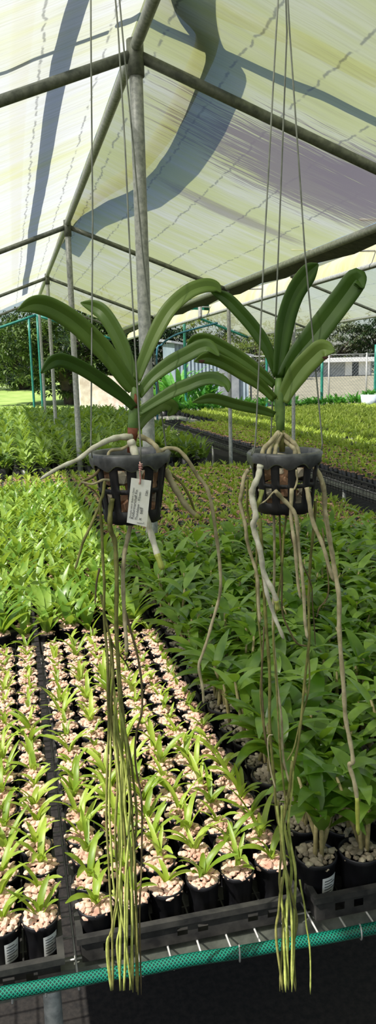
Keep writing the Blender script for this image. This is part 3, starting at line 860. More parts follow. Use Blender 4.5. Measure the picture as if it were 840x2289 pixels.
# ------------------------------------------------------------------ hanging orchids
HY = 0.98
def basket(root, ctr, rim_r, body_r, bot_r, hgt, seed):
    """slotted basket with a scalloped skirt under its rim; ctr = rim centre in root space"""
    cx_, cy_, cz = ctr
    n = 72
    mb = MB()
    rows = [0.0, .14, .27, .36, .45, .52, .62, .72, .80, .90, 1.0]
    ring = []
    for r_ in rows:
        rr = body_r + (bot_r - body_r) * r_
        ring.append([(cx_ + rr * math.cos(2 * PI * k / n), cy_ + rr * math.sin(2 * PI * k / n), cz - .006 - (hgt - .006) * r_) for k in range(n)])
    vs = [v for q in ring for v in q]
    fs = []
    for j in range(len(rows) - 1):
        for k in range(n):
            hole = (1 <= j <= 3 or 5 <= j <= 7) and (k % 6) in (0, 1, 2)
            if hole: continue
            k2 = (k + 1) % n; fs.append((j * n + k, (j + 1) * n + k, (j + 1) * n + k2, j * n + k2))
    mb.add(vs, fs)
    # floor ring with slots
    fr = []
    for q in (1.0, .55, .2):
        fr.append([(cx_ + bot_r * q * math.cos(2 * PI * k / n), cy_ + bot_r * q * math.sin(2 * PI * k / n), cz - hgt) for k in range(n)])
    o_ = len(mb.v); fs2 = []
    for j in range(2):
        for k in range(n):
            if j == 0 and k % 6 in (0, 1): continue
            k2 = (k + 1) % n; fs2.append((j * n + k, (j + 1) * n + k, (j + 1) * n + k2, j * n + k2))
    mb.add([v for q in fr for v in q], fs2)
    b = mobj('basket', mb, M['basket'], root)
    sm = b.modifiers.new('s', 'SOLIDIFY'); sm.thickness = .0024; sm.offset = 0
    rm = MB(); n = 96; prof = []
    for k in range(n):
        a = 2 * PI * k / n; sc_ = math.sin(a * 9 + seed)
        ce, se = math.cos(a), math.sin(a)
        def P(r, z): return (cx_ + r * ce, cy_ + r * se, cz + z)
        lo = -.0155 + .0042 * sc_; fl = .0028 * sc_
        prof.append([P(body_r - .002, -.008), P(body_r - .001, .001), P(body_r + .003, .0025), P(rim_r - .002, .0015), P(rim_r, -.001), P(rim_r - .0015 + fl * .5, -.007), P(rim_r - .003 + fl, lo), P(rim_r - .005 + fl, lo - .0012), P(rim_r - .0055 + fl, lo + .001), P(rim_r - .004, -.006), P(body_r + .002, -.003)])
    m_ = len(prof[0]); vs = [v for q in prof for v in q]; fs = []; mi = []
    for k in range(n):
        k2 = (k + 1) % n
        for i in range(m_ - 1):
            fs.append((k * m_ + i, k2 * m_ + i, k2 * m_ + i + 1, k * m_ + i + 1)); mi.append(1 if i in (6, 7) else 0)
    rm.add(vs, fs); rm.m = mi
    mobj('rim', rm, [M['rim'], M['algae_glint_edge']], root)
    rnd = random.Random(seed)
    for k in range(30):
        a = rnd.uniform(0, 6.28); lv = rnd.choice((.2, .35, .5, .65, .8, .9)); rr = (body_r + (bot_r - body_r) * lv - .012) * (rnd.uniform(.85, 1.0) if k < 22 else rnd.uniform(0, .7))
        c = MB(); c.chunk((0, 0, 0), rnd.uniform(.011, .0155), rnd, None, 1.1)
        mobj('potting_stone', c, M['chunk'] if rnd.random() < (.75 if seed == 1 else .45) else M['paler_chunk'], root, False, (cx_ + rr * math.cos(a), cy_ + rr * math.sin(a), cz - hgt * lv))

def vleaf(root, pix, wpx, alpha, dy0, dy1, mat, y0, spot=None, tipw=1.0, fold=.34, flip=1):
    """a strap leaf following pixel waypoints laid at its own depth"""
    P2 = smooth_path([(a, b) for a, b in pix], 6); N = len(P2)
    mb = MB(); vs = []; fs = []
    pts = [on_y(p[0], p[1], y0 + dy0 + (dy1 - dy0) * (i / (N - 1)) ** 1.3) for i, p in enumerate(P2)]
    W = wpx / F * y0
    org = root.location
    for i in range(N):
        t = i / (N - 1)
        tg = (pts[min(i + 1, N - 1)] - pts[max(0, i - 1)]).normalized()
        cd = Vector((0, -1, 0)); npl = tg.cross(cd).normalized() * flip
        cd = (cd - tg * cd.dot(tg)).normalized()
        al = alpha * (1 - .35 * t)
        sd = npl * math.cos(al) + cd * math.sin(al); nn = tg.cross(sd).normalized()
        if nn.dot(cd) < 0: nn = -nn
        w = W * (.62 + .45 * min(1, t * 3.0)) * max(.10, 1 - max(0, (t - .72) / .28) ** 2.2 * .92) * .55 / max(.55, math.cos(al))
        for s_ in (-1, -.55, 0, .55, 1):
            vs.append(pts[i] - org + sd * (s_ * w) + nn * (-fold * w * (1 - abs(s_)) ))
    for i in range(N - 1):
        for k in range(4):
            a = i * 5 + k; fs.append((a, a + 1, a + 6, a + 5))
    mb.add(vs, fs)
    o = mobj('leaf', mb, mat, root)
    at = o.data.attributes.new('sharp_edge', 'BOOLEAN', 'EDGE')          # crease along the midrib
    at.data.foreach_set('value', [e.vertices[0] % 5 == 2 and e.vertices[1] % 5 == 2 for e in o.data.edges])
    sm = o.modifiers.new('s', 'SOLIDIFY'); sm.thickness = .0013; sm.offset = 0
    if spot:
        c = on_y(spot[0], spot[1], y0 + dy1) - org
        best = min(range(len(vs)), key=lambda q: (Vector(vs[q]) - c).length); c = Vector(vs[best]) + Vector((0, -.0016, 0))
        sp = MB(); ring = [(c.x + .0042 * math.cos(a) * (1 + .25 * math.sin(3 * a)), c.y - .0006, c.z + .0022 * math.sin(a)) for a in np.linspace(0, 2 * PI, 14)[:-1]]
        sp.add(ring + [(c.x, c.y - .0012, c.z)], [(i, (i + 1) % 13, 13) for i in range(13)])
        so_ = mobj('leaf_spot', sp, M['spot'], o); so_['label'] = 'brown blemish'
    return o

RR = random.Random(5)
def root_px(root, pix, wpx, mat, dy0=0., dy1=0., y0=HY, wig=0.0, tip=None, taper=.75, name='root'):
    P2 = smooth_path(pix, 6); N = len(P2)
    pts = []; ph = RR.uniform(0, 6.28); ph2 = RR.uniform(0, 6.28)
    ex = min(1, 4 / N)
    for i, p in enumerate(P2):
        t = i / (N - 1)
        q = on_y(p[0] + wig * math.sin(ph + i * .55), p[1], y0 + dy0 + (dy1 - dy0) * t)
        q.y += .0025 * math.sin(ph2 + i * .4); pts.append(q - root.location)
    r = [wpx / 2 / F * y0 * (1 - (1 - taper) * i / (N - 1)) * (1 + .10 * math.sin(i * 1.3 + ph)) for i in range(N)]
    r[-1] *= .45
    nt_ = 0
    mb = MB(); mb.tube(pts, r, 8)
    o = mobj(name, mb, mat, root)
    if tip:
        k = max(2, int(N * tip)); tb = MB(); tb.tube(pts[-k:], [q * 1.06 for q in r[-k:]], 8); mobj('root_tip', tb, M['tip'], o)['label'] = 'green growing tip'
    return o

# ---- left orchid
cL = on_y(290, 1012, HY)
OL = empty('hanging_orchid', cL)
tag(OL, 'left hanging orchid in black slotted basket with a white tag and long roots', 'hanging orchid', 'hanging orchids')
basket(OL, (0, 0, 0), .0555, .0485, .0365, .091, 1)
ly = HY
vleaf(OL, [(298, 872), (285, 855), (240, 793), (200, 750), (155, 712), (110, 687), (75, 681), (40, 694)], 35, .35, -.004, -.03, M['vanda'], ly)
vleaf(OL, [(300, 856), (285, 805), (262, 750), (235, 705), (212, 687), (180, 677)], 27, .45, .01, .05, M['vanda'], ly)
vleaf(OL, [(304, 850), (322, 800), (350, 737), (380, 688), (420, 652), (455, 638), (482, 640), (494, 654)], 27, .5, .008, .02, M['vanda2'], ly)
vleaf(OL, [(300, 912), (278, 890), (250, 868), (215, 843), (178, 821), (140, 806), (115, 811), (92, 834)], 25, .4, -.01, -.05, M['vanda'], ly)
vleaf(OL, [(308, 884), (338, 845), (380, 812), (420, 790), (450, 775), (470, 775), (491, 797)], 27, .45, .0, -.02, M['vanda'], ly)
vleaf(OL, [(308, 922), (350, 895), (390, 872), (420, 860), (450, 848), (480, 845), (505, 858), (510, 876)], 24, .5, -.008, -.04, M['vanda'], ly)
vleaf(OL, [(308, 955), (325, 930), (345, 912), (368, 902), (388, 912), (376, 930)], 25, .5, .01, .02, M['vanda2'], ly)
mb = MB()
mb.tube([on_y(x, y, HY) - cL for x, y in ((296, 975), (297, 950), (300, 920), (302, 890), (302, 850))], [.0062, .0072, .0076, .007, .004], 12)
mobj('stem', mb, M['stem'], OL)
mb = MB(); mb.tube([on_y(x, y, HY) - cL for x, y in ((292, 1012), (294, 990), (296, 970), (297, 956))], [.005, .0062, .0068, .0072], 12)
mobj('stem_base', mb, M['stem_red'], OL)['label'] = 'russet old leaf bases'
mb = MB(); mb.tube([on_y(x, y, HY - .006) - cL for x, y in ((303, 912), (304, 895), (302, 880))], [.0025, .0032, .001], 8)
mobj('leaf_sheath', mb, M['stem_red'], OL)
W_, T_, O_, G_, B_ = M['root_white'], M['root_tan'], M['root_olive'], M['root_green'], M['root_brown']
root_px(OL, [(293, 976), (265, 978), (235, 987), (205, 1003), (175, 1027), (130, 1046), (90, 1071)], 15, W_, -.005, -.07, taper=.5)
root_px(OL, [(291, 984), (299, 1003), (304, 1030), (309, 1062), (316, 1110), (327, 1160), (340, 1200), (353, 1245), (363, 1273)], 18, W_, -.03, -.065, tip=.18, taper=.7)
root_px(OL, [(308, 974), (332, 984), (348, 998), (356, 1016)], 13, T_, -.004, -.01)
root_px(OL, [(295, 990), (272, 1003), (248, 1008), (240, 1020)], 8, T_, -.01, -.02)
root_px(OL, [(350, 1012), (372, 1003), (398, 1006), (420, 1030), (440, 1062), (462, 1092), (476, 1150), (489, 1235), (492, 1300), (487, 1350), (469, 1410), (452, 1460), (445, 1492), (451, 1530), (455, 1572)], 10, T_, .0, .015, taper=.7)
root_px(OL, [(370, 1050), (390, 1090), (415, 1130), (446, 1160)], 17, T_, .0, .0, taper=.6, tip=.2)
root_px(OL, [(374, 1052), (405, 1080), (425, 1115), (440, 1155)], 7, O_, .02, .02)
root_px(OL, [(222, 1050), (205, 1066), (185, 1078), (176, 1086)], 7, B_, -.02, -.04)
root_px(OL, [(245, 1074), (228, 1073), (205, 1082), (182, 1078)], 6, T_, -.04, -.05)
root_px(OL, [(226, 1120), (213, 1100), (200, 1090), (188, 1082)], 4, B_, -.03, -.03)
root_px(OL, [(225, 1128), (207, 1165), (188, 1205), (178, 1240), (167, 1272)], 7, O_, -.03, -.04)
root_px(OL, [(236, 1075), (229, 1105), (224, 1130), (228, 1200), (232, 1280), (232, 1340), (236, 1420), (240, 1500), (243, 1600), (240, 1700), (238, 1850), (246, 1980), (250, 2060), (243, 2110), (250, 2215)], 7, O_, -.04, -.01, wig=1.0)
root_px(OL, [(252, 1115), (246, 1150), (246, 1182), (257, 1212), (260, 1280), (260, 1380), (263, 1460), (268, 1540), (276, 1610), (283, 1680), (292, 1790), (300, 1900), (303, 2000), (309, 2225)], 12, O_, -.035, .0, taper=.55)
root_px(OL, [(293, 1165), (287, 1200), (277, 1240), (275, 1290), (278, 1370), (282, 1440), (282, 1466)], 11, T_, -.02, -.02, tip=.12, taper=.8)
root_px(OL, [(276, 1350), (292, 1410), (308, 1470), (317, 1530), (316, 1590), (305, 1640), (303, 1710), (315, 1780), (318, 1850), (315, 1950), (312, 2040), (316, 2225)], 6, B_, -.01, .0)
root_px(OL, [(222, 1270), (216, 1305), (212, 1350)], 5, B_, -.03, -.03)
root_px(OL, [(225, 1330), (245, 1420), (258, 1450), (280, 1480), (290, 1500)], 5, O_, -.02, .01)
bl = [((250, 1440), (243, 1540), (252, 1640), (262, 1760), (258, 1880), (262, 2000), (250, 2080), (254, 2215)),
      ((262, 1500), (272, 1600), (270, 1720), (278, 1850), (284, 1980), (284, 2080), (276, 2215)),
      ((262, 1560), (256, 1660), (268, 1760), (272, 1880), (268, 2000), (278, 2090), (296, 2215)),
      ((268, 1580), (284, 1690), (280, 1800), (292, 1920), (296, 2040), (290, 2215)),
      ((272, 1610), (296, 1720), (304, 1820), (296, 1940), (300, 2060), (306, 2215)),
      ((240, 1560), (248, 1700), (244, 1830), (252, 1950), (266, 2060), (262, 2110), (270, 2215)),
      ((248, 1480), (262, 1620), (286, 1760), (288, 1880), (278, 2000), (280, 2215)),
      ((255, 1600), (276, 1750), (266, 1900), (272, 2030), (268, 2215)),
      ((246, 1420), (252, 1500), (250, 1580), (262, 1680), (272, 1800), (282, 1930), (292, 2020), (296, 2215)),
      ((252, 1990), (262, 2030), (250, 2080), (240, 2110), (247, 2215))]
for k, p in enumerate(bl): root_px(OL, p, RR.uniform(6.0, 8.0), G_ if k % 4 else O_, RR.uniform(-.03, .02), RR.uniform(-.03, .02), wig=1.3, taper=.85)
def hanger(root, pts, y0):
    mb = MB(); mb.tube([on_y(x, y, y0 + dy) - root.location for x, y, dy in pts], .0011, 6)
    return mobj('hanger_wire', mb, M['wire'], root)
hanger(OL, [(202, -300, .0), (203, 70, .0), (207, 500, -.01), (203, 1000, -.02), (206, 1024, -.024)], HY)
hanger(OL, [(232, -300, .0), (264, 70, 0), (280, 340, -.02), (290, 560, -.03), (303, 800, -.045), (314, 1000, -.056), (314, 1030, -.058)], HY)
hanger(OL, [(240, -300, 0), (275, 90, 0), (298, 330, .01), (318, 560, .02), (345, 800, .03), (371, 1002, .035), (372, 1022, .035)], HY)
# ---- tag on left orchid
tc_ = on_y(311, 1122, HY - .072)
TG = empty('plant_tag', tc_)
tag(TG, 'small white label card tied with string on the left basket', 'tag')
def tg_pt(px, py, d=0.): return on_y(px, py, HY - .072) - tc_ + Vector((0, d, 0))
A, B2, C2, D2 = tg_pt(293.3, 1068), tg_pt(338, 1074.5), tg_pt(327.3, 1178), tg_pt(283.3, 1168)
hole = tg_pt(312, 1081)
mb = MB(); n = 16
rim_ = []; hr = .0020
def edge(s_):
    c = [A, B2, C2, D2, A]; s_ = s_ * 4; i = min(3, int(s_)); return c[i].lerp(c[i + 1], s_ - i)
es = [edge(k / 32) for k in range(32)]
hs_ = []
for e in es:
    d = (e - hole); d.y = 0; d.normalize(); hs_.append(hole + d * hr)
mb.add(es + hs_, [(k, (k + 1) % 32, 32 + (k + 1) % 32, 32 + k) for k in range(32)])
cd_ = mobj('card', mb, M['card'], TG, False)
sm = cd_.modifiers.new('s', 'SOLIDIFY'); sm.thickness = .0006; sm.offset = 0
def write(txt, px, py, size, px2, py2):
    """text whose baseline runs from pixel (px,py) towards (px2,py2) on the card"""
    cu = bpy.data.curves.new('t', 'FONT'); cu.body = txt; cu.size = size; cu.extrude = .00005
    to = bpy.data.objects.new('t', cu); COL.objects.link(to)
    bpy.context.view_layer.update()
    dg = bpy.context.evaluated_depsgraph_get()
    me = bpy.data.meshes.new_from_object(to.evaluated_get(dg)); bpy.data.objects.remove(to)
    a, b = tg_pt(px, py, -.0009), tg_pt(px2, py2, -.0009)
    xs_ = (b - a); L = xs_.length; xs_.normalize()
    zs = Vector((0, -1, 0)); ysv = zs.cross(xs_).normalized()
    wmax = max(v.co.x for v in me.vertices) or 1
    f = L / wmax
    mw = Matrix((xs_ * f, ysv * f, zs)).transposed().to_4x4(); mw.translation = a
    me.transform(mw); me.materials.append(M['ink'])
    obj('lettering', me, cd_)
write('Neostylis hybrid  Bedarna x Neost', 291.5, 1158, .004, 300, 1090)
write('Rodumnarichaff Fin', 298, 1160, .004, 308, 1095)
write('Thundabeer - Klown', 306, 1162, .004, 315, 1100)
write('x   self', 315, 1163, .004, 319.5, 1134)
write('2281', 328.5, 1109, .004, 331, 1096)
mb = MB(); mb.tube([tg_pt(306, 1168, -.001), tg_pt(320, 1170, -.001), tg_pt(321, 1167, -.001)], .00025, 5); mobj('ink_mark', mb, M['ink'], cd_)
mb = MB()
sp_ = [tg_pt(312, 1082, -.001), tg_pt(313, 1070, -.002), tg_pt(312, 1052, -.001), tg_pt(314, 1044, -.001), tg_pt(314, 1034, .006)]
mb.tube(smooth_path(sp_, 4), .0009, 6)
mb.tube([sp_[3] + Vector((.0022 * math.cos(a), .002 * math.sin(a), .004 - .0013 * a / 3)) for a in np.linspace(0, 18, 30)], .0007, 5)
mobj('string', mb, M['string'], TG)

# ---- right orchid
cR = on_y(636, 1010, HY)
OR = empty('hanging_orchid', cR)
tag(OR, 'right hanging orchid in black slotted basket without tag, upright broad leaves', 'hanging orchid', 'hanging orchids')
basket(OR, (0, 0, 0), .0535, .047, .0385, .083, 2)
ry = HY
vleaf(OR, [(622, 842), (630, 775), (641, 710), (660, 655), (688, 613), (711, 590)], 41, .25, .0, .01, M['vanda'], ry, flip=-1)
vleaf(OR, [(628, 852), (662, 797), (700, 752), (740, 700), (774, 655), (800, 622), (812, 645)], 46, .3, .0, -.02, M['vanda'], ry)
vleaf(OR, [(630, 897), (648, 862), (672, 826), (700, 797), (722, 780), (748, 785)], 40, .3, -.008, -.03, M['vanda2'], ry, spot=(713, 795))
vleaf(OR, [(620, 842), (600, 785), (570, 737), (535, 696), (505, 667), (470, 650)], 24, .4, .01, .03, M['vanda'], ry)
vleaf(OR, [(614, 862), (585, 836), (545, 806), (505, 781), (465, 761), (435, 762), (415, 786)], 24, .4, .004, .02, M['vanda'], ry)
vleaf(OR, [(614, 893), (580, 860), (540, 834), (500, 811), (465, 800), (434, 808)], 24, .35, -.004, -.02, M['vanda2'], ry, spot=(455, 805))
vleaf(OR, [(614, 927), (580, 916), (530, 905), (475, 891), (430, 899)], 20, .35, -.006, -.03, M['vanda'], ry)
mb = MB(); mb.tube([on_y(x, y, HY) - cR for x, y in ((627, 968), (626, 940), (625, 910), (623, 880), (622, 845))], [.0052, .0066, .0074, .0072, .004], 12)
mobj('stem', mb, M['stem'], OR)
mb = MB(); mb.tube([on_y(x, y, HY) - cR for x, y in ((630, 1010), (630, 985), (628, 962))], [.004, .0052, .0054], 12)
mobj('stem_base', mb, M['root_olive'], OR)
for p in (((624, 966), (605, 985), (590, 1003), (586, 1025)), ((624, 968), (610, 990), (600, 1008), (598, 1030)), ((630, 968), (620, 990), (614, 1006), (612, 1028)), ((632, 968), (650, 985), (664, 1000), (672, 1025)), ((634, 980), (646, 994), (658, 1006), (662, 1025))):
    root_px(OR, p, 11, M['root_tan'], -.004, -.02, taper=.9)
root_px(OR, [(583, 1040), (578, 1060), (567, 1085), (564, 1110), (570, 1150), (566, 1172), (574, 1205), (582, 1240), (590, 1280), (604, 1310), (618, 1345), (623, 1366)], 15, W_, -.055, -.05, tip=.12, taper=.75)
root_px(OR, [(572, 1190), (584, 1250), (594, 1320), (608, 1360), (620, 1395), (633, 1428)], 11, W_, -.035, -.03, taper=.8)
root_px(OR, [(556, 1050), (545, 1070), (539, 1100), (538, 1125), (546, 1165), (551, 1205), (563, 1245), (573, 1285), (578, 1340), (581, 1392)], 10, T_, -.01, -.01, taper=.8)
root_px(OR, [(552, 1072), (551, 1120), (558, 1165), (571, 1205), (573, 1290), (577, 1380), (584, 1470), (583, 1560), (592, 1660)], 6, O_, .01, .01)
root_px(OR, [(704, 1042), (716, 1070), (725, 1110), (728, 1150), (735, 1205), (745, 1250), (752, 1300), (757, 1350), (760, 1420), (765, 1520), (771, 1590), (781, 1650), (787, 1700), (782, 1712), (790, 1745), (798, 1800), (802, 1868)], 13, T_, -.02, -.03, tip=.10, taper=.85)
root_px(OR, [(614, 1097), (632, 1115), (652, 1138), (663, 1168), (668, 1225), (675, 1300), (682, 1380), (687, 1428)], 11, T_, -.05, -.04, taper=.7)
root_px(OR, [(686, 1090), (690, 1125), (700, 1165), (715, 1205), (730, 1250), (747, 1300)], 12, T_, -.045, -.05, taper=.7)
root_px(OR, [(651, 1092), (652, 1160), (656, 1210), (664, 1280), (672, 1340)], 10, T_, -.047, -.04, taper=.7)
root_px(OR, [(585, 1095), (578, 1120), (572, 1140)], 11, G_, -.05, -.045)
root_px(OR, [(616, 1098), (602, 1110), (588, 1122), (578, 1130)], 4, T_, -.052, -.05)
root_px(OR, [(662, 1050), (665, 1075), (655, 1095)], 6, T_, -.048, -.046)
dk = [((705, 1120), (698, 1200), (692, 1290), (690, 1380), (689, 1440), (681, 1540), (667, 1640), (657, 1720), (645, 1800)),
      ((580, 1160), (585, 1240), (591, 1330), (598, 1440), (602, 1550), (606, 1660), (613, 1770), (624, 1850)),
      ((612, 1150), (611, 1300), (612, 1420), (618, 1520), (628, 1600), (634, 1690), (645, 1750)),
      ((626, 1150), (628, 1260), (630, 1350), (642, 1400), (662, 1436), (688, 1446)),
      ((640, 1152), (634, 1220), (624, 1300), (612, 1420), (618, 1540), (626, 1690), (640, 1800)),
      ((690, 1440), (690, 1520), (676, 1600), (660, 1660), (640, 1700)),
      ((720, 1180), (735, 1320), (712, 1360), (706, 1380)),
      ((655, 1165), (650, 1200), (676, 1260), (694, 1310), (700, 1350), (703, 1440)),
      ((588, 1400), (586, 1520), (590, 1620), (598, 1680)),
      ((615, 1760), (604, 1720), (600, 1650), (608, 1640))]
for k, p in enumerate(dk): root_px(OR, p, (8, 9, 7, 5, 6, 5, 4, 4, 5, 4)[k], (O_, O_, T_, B_, O_, O_, B_, B_, B_, T_)[k], RR.uniform(-.03, .02), RR.uniform(-.02, .015), wig=.8, taper=.85)
br = [((622, 1790), (628, 1880), (624, 1960), (632, 2050), (626, 2215)), ((628, 1800), (634, 1900), (642, 2000), (640, 2090), (646, 2215)),
      ((640, 1780), (632, 1860), (640, 1960), (650, 2060), (655, 2215)), ((652, 1700), (640, 1800), (630, 1900), (646, 1980), (664, 2050), (656, 2110), (660, 2215)),
      ((636, 1840), (650, 1930), (640, 2020), (634, 2100), (638, 2215)), ((655, 1690), (652, 1760), (646, 1850), (658, 1950), (660, 2040), (650, 2215)),
      ((630, 1960), (622, 2040), (618, 2090), (630, 2215)), ((618, 1800), (636, 1920), (630, 2010), (642, 2100), (632, 2215)),
      ((668, 1965), (678, 2010), (684, 2060), (690, 2110), (695, 2225))]
for k, p in enumerate(br): root_px(OR, p, RR.uniform(6.0, 8.5) if k < 8 else 5, G_ if k % 3 else O_, RR.uniform(-.02, .015), RR.uniform(-.02, .0), wig=1.2, taper=.9)
hanger(OR, [(632, -170, .0), (617, 70, -.01), (590, 560, -.03), (571, 985, -.043), (567, 1012, -.046), (562, 1018, -.046), (566, 1000, -.044)], HY)
hanger(OR, [(633, -170, .0), (641, 70, 0), (622, 560, .03), (606, 960, .045), (604, 1005, .047)], HY)
hanger(OR, [(634, -170, .0), (647, 70, 0), (681, 560, -.01), (712, 900, -.015), (720, 990, -.015), (718, 1010, -.015)], HY)

# ------------------------------------------------------------------ background
def tree(px, y, crown, rxyz, trunk_r, mat, label, n=2600, lsize=.22, zb=None, kind='leafy', droop=.3, split=False):
    """crown = pixel of the crown centre; rxyz = crown radii in metres"""
    c = on_y(crown[0], crown[1], y); zb = terr(y) - .05 if zb is None else zb
    bx = on_y(px, 850, y).x
    r = empty('background_tree' if kind != 'mango' else 'mango_tree', (bx, y, zb))
    rd = random.Random(label); o = Vector((bx, y, zb))
    tk = MB()
    top = c - o - Vector((0, 0, rxyz[2] * .35))
    mid = Vector((top.x * .4 + rd.uniform(-.2, .2), 0, top.z * .5))
    tk.tube(smooth_path([(0, 0, 0), mid, top], 4), [trunk_r * k for k in (1.25, 1.1, 1.0, .95, .9, .85, .8, .7, .6)], 10)
    for k in range(7):
        a = rd.uniform(0, 6.28); e = top + Vector((math.cos(a) * rxyz[0] * .6, math.sin(a) * rxyz[1] * .6, rd.uniform(.1, .9) * rxyz[2]))
        tk.tube(smooth_path([mid, mid.lerp(e, .5) + Vector((0, 0, .2)), e], 3), [trunk_r * q for q in (.6, .55, .5, .42, .35, .28, .2)], 7)
    mobj('trunk', tk, M['trunk'], r)
    lf = MB(); cc = c - o
    ncl = n // 12
    for k in range(ncl):
        while True:
            v = Vector((rd.uniform(-1, 1), rd.uniform(-1, 1), rd.uniform(-1, 1)))
            if .25 < v.length < 1: break
        v = v * (v.length ** -.35)
        lump = 1 + .18 * math.sin(v.x * 6 + k % 3) + .15 * math.sin(v.z * 7)
        p = cc + Vector((v.x * rxyz[0] * lump, v.y * rxyz[1] * lump, v.z * rxyz[2] * lump))
        for q in range(12):
            a = rd.uniform(0, 6.28); e0 = rd.uniform(-.5, .7)
            lf.blade(p + Vector((rd.uniform(-.15, .15), rd.uniform(-.15, .15), rd.uniform(-.1, .1))), a, lsize * rd.uniform(.7, 1.4), lsize * .3, e0, e0 - droop - rd.uniform(.2, .9), 'ovate', .2, 3)
    mobj('crown', lf, mat, r)
    return tag(r, label, 'tree', 'trees beyond the canopy')
tree(168, 30, (140, 775), (3.0, 2.2, 1.75), .42, M['mango'], 'large mango tree with thick trunk at left behind the posts', 8200, .32, kind='mango', droop=.7)
tree(58, 42, (30, 775), (2.8, 2.0, 1.9), .30, M['mango'], 'smaller mango tree on the lawn at far left', 5200, .34, kind='mango', droop=.7)
tree(330, 29, (335, 780), (2.0, 1.6, 1.5), .2, M['darktree'], 'dark dense tree behind the thick near post', 6000, .24)
tree(245, 37, (250, 765), (2.9, 2, 2.2), .3, M['darktree'], 'dark tree between the mango and the pale wall', 6400, .28)
tree(470, 50, (465, 750), (3.2, 2, 2.3), .16, M['yellowtree'], 'olive yellow tree beyond the shed roof', 4600, .28)
tree(585, 44, (585, 800), (2.3, 1.8, 2.0), .14, M['yellowtree'], 'light olive tree between the two orchids beyond the fence', 4200, .24)
tree(735, 62, (745, 765), (5.0, 2.4, 2.3), .22, M['gum'], 'grey-green gum tree above the white building', 7000, .40)
tree(850, 60, (850, 760), (3.4, 2.2, 2.6), .2, M['darktree'], 'dark gum tree at the extreme right above the fence', 5000, .36)
tree(660, 70, (655, 765), (4.2, 2.4, 2.6), .2, M['gum'], 'pale gum tree directly behind the right orchid', 5400, .42)
tree(520, 78, (520, 775), (4.6, 2.4, 2.8), .2, M['darktree'], 'far dark tree behind the shed', 4600, .42)
tree(-10, 56, (5, 800), (5.0, 2.4, 2.2), .3, M['darktree'], 'dark tree at the far left edge behind the small mango', 5200, .38)
tree(120, 64, (130, 790), (5.0, 2.4, 2.4), .3, M['darktree'], 'far dark tree glimpsed behind the large mango trunk', 5200, .40)

def pale_wall():
    y = 24.0; a, b = on_y(178, 880, y).x, on_y(292, 880, y).x
    r = empty('retaining_wall', ((a + b) / 2, y, terr(y)))
    w = MB(); hw = (b - a) / 2; zt = on_y(240, 835, y).z - terr(y)
    vs = []
    n = 12
    for i in range(n + 1):
        x = -hw + 2 * hw * i / n; z = zt * (1.0 - .12 * (i / n)) + .05 * math.sin(i * 1.9)
        for yy in (-.15, .15): vs += [(x, yy, -.1), (x, yy, z)]
    fs = []
    for i in range(n):
        q = i * 4; fs += [(q, q + 4, q + 5, q + 1), (q + 2, q + 3, q + 7, q + 6), (q + 1, q + 5, q + 7, q + 3)]
    fs += [(0, 1, 3, 2), (n * 4, n * 4 + 2, n * 4 + 3, n * 4 + 1)]
    w.add(vs, fs); mobj('masonry', w, M['wallpale'], r, False)
    rd = random.Random(3)
    rb = MB()
    for k in range(26): rb.chunk((rd.uniform(-hw * .2, hw * 1.1), rd.uniform(-.9, -.3), rd.uniform(0, .25)), rd.uniform(.12, .26), rd)
    mobj('rubble_footing', rb, M['wallpale'], r, False)['kind'] = 'stuff'
    tag(r, 'pale pinkish retaining wall with rubble behind the left orchid', 'wall')
pale_wall()

def shed():
    y = 25.0; a, b = on_y(392, 850, y).x, on_y(555, 850, y).x; zb = terr(y)
    r = empty('garden_shed', ((a + b) / 2, y + 1, zb)); hw = (b - a) / 2
    zl, zr = on_y(392, 765, y).z - zb, on_y(555, 795, y).z - zb
    w = MB(); n = 40; vs = []
    for i in range(n + 1):
        x = -hw + 2 * hw * i / n; d = .018 if i % 2 else -.018; z = zl + (zr - zl) * i / n
        vs += [(x, -1 + d, -.1), (x, -1 + d, z)]
    w.add(vs, [(2 * i, 2 * i + 2, 2 * i + 3, 2 * i + 1) for i in range(n)])
    for x, z in ((-hw, zl), (hw, zr)): w.add([(x, -1, -.1), (x, 1, -.1), (x, 1, z), (x, -1, z)], [(0, 1, 2, 3)])
    mobj('wall_sheet', w, M['shed'], r, False)
    rf = MB(); rf.add([(-hw - .15, -1.2, zl + .05), (hw + .15, -1.2, zr + .03), (hw + .15, 1.2, zr + .2), (-hw - .15, 1.2, zl + .22),
                       (-hw - .15, -1.2, zl - .02), (hw + .15, -1.2, zr - .04), (hw + .15, 1.2, zr + .1), (-hw - .15, 1.2, zl + .12)], [(0, 1, 2, 3), (4, 7, 6, 5), (0, 4, 5, 1), (1, 5, 6, 2), (2, 6, 7, 3), (3, 7, 4, 0)])
    mobj('roof', rf, M['greywall'], r, False)
    dr = MB(); dr.box((hw * .45, -1.05, .85), (.7, .05, 1.7)); mobj('door', dr, M['greywall'], r, False)
    tag(r, 'blue-grey corrugated shed beyond the white flowers', 'shed')
shed()
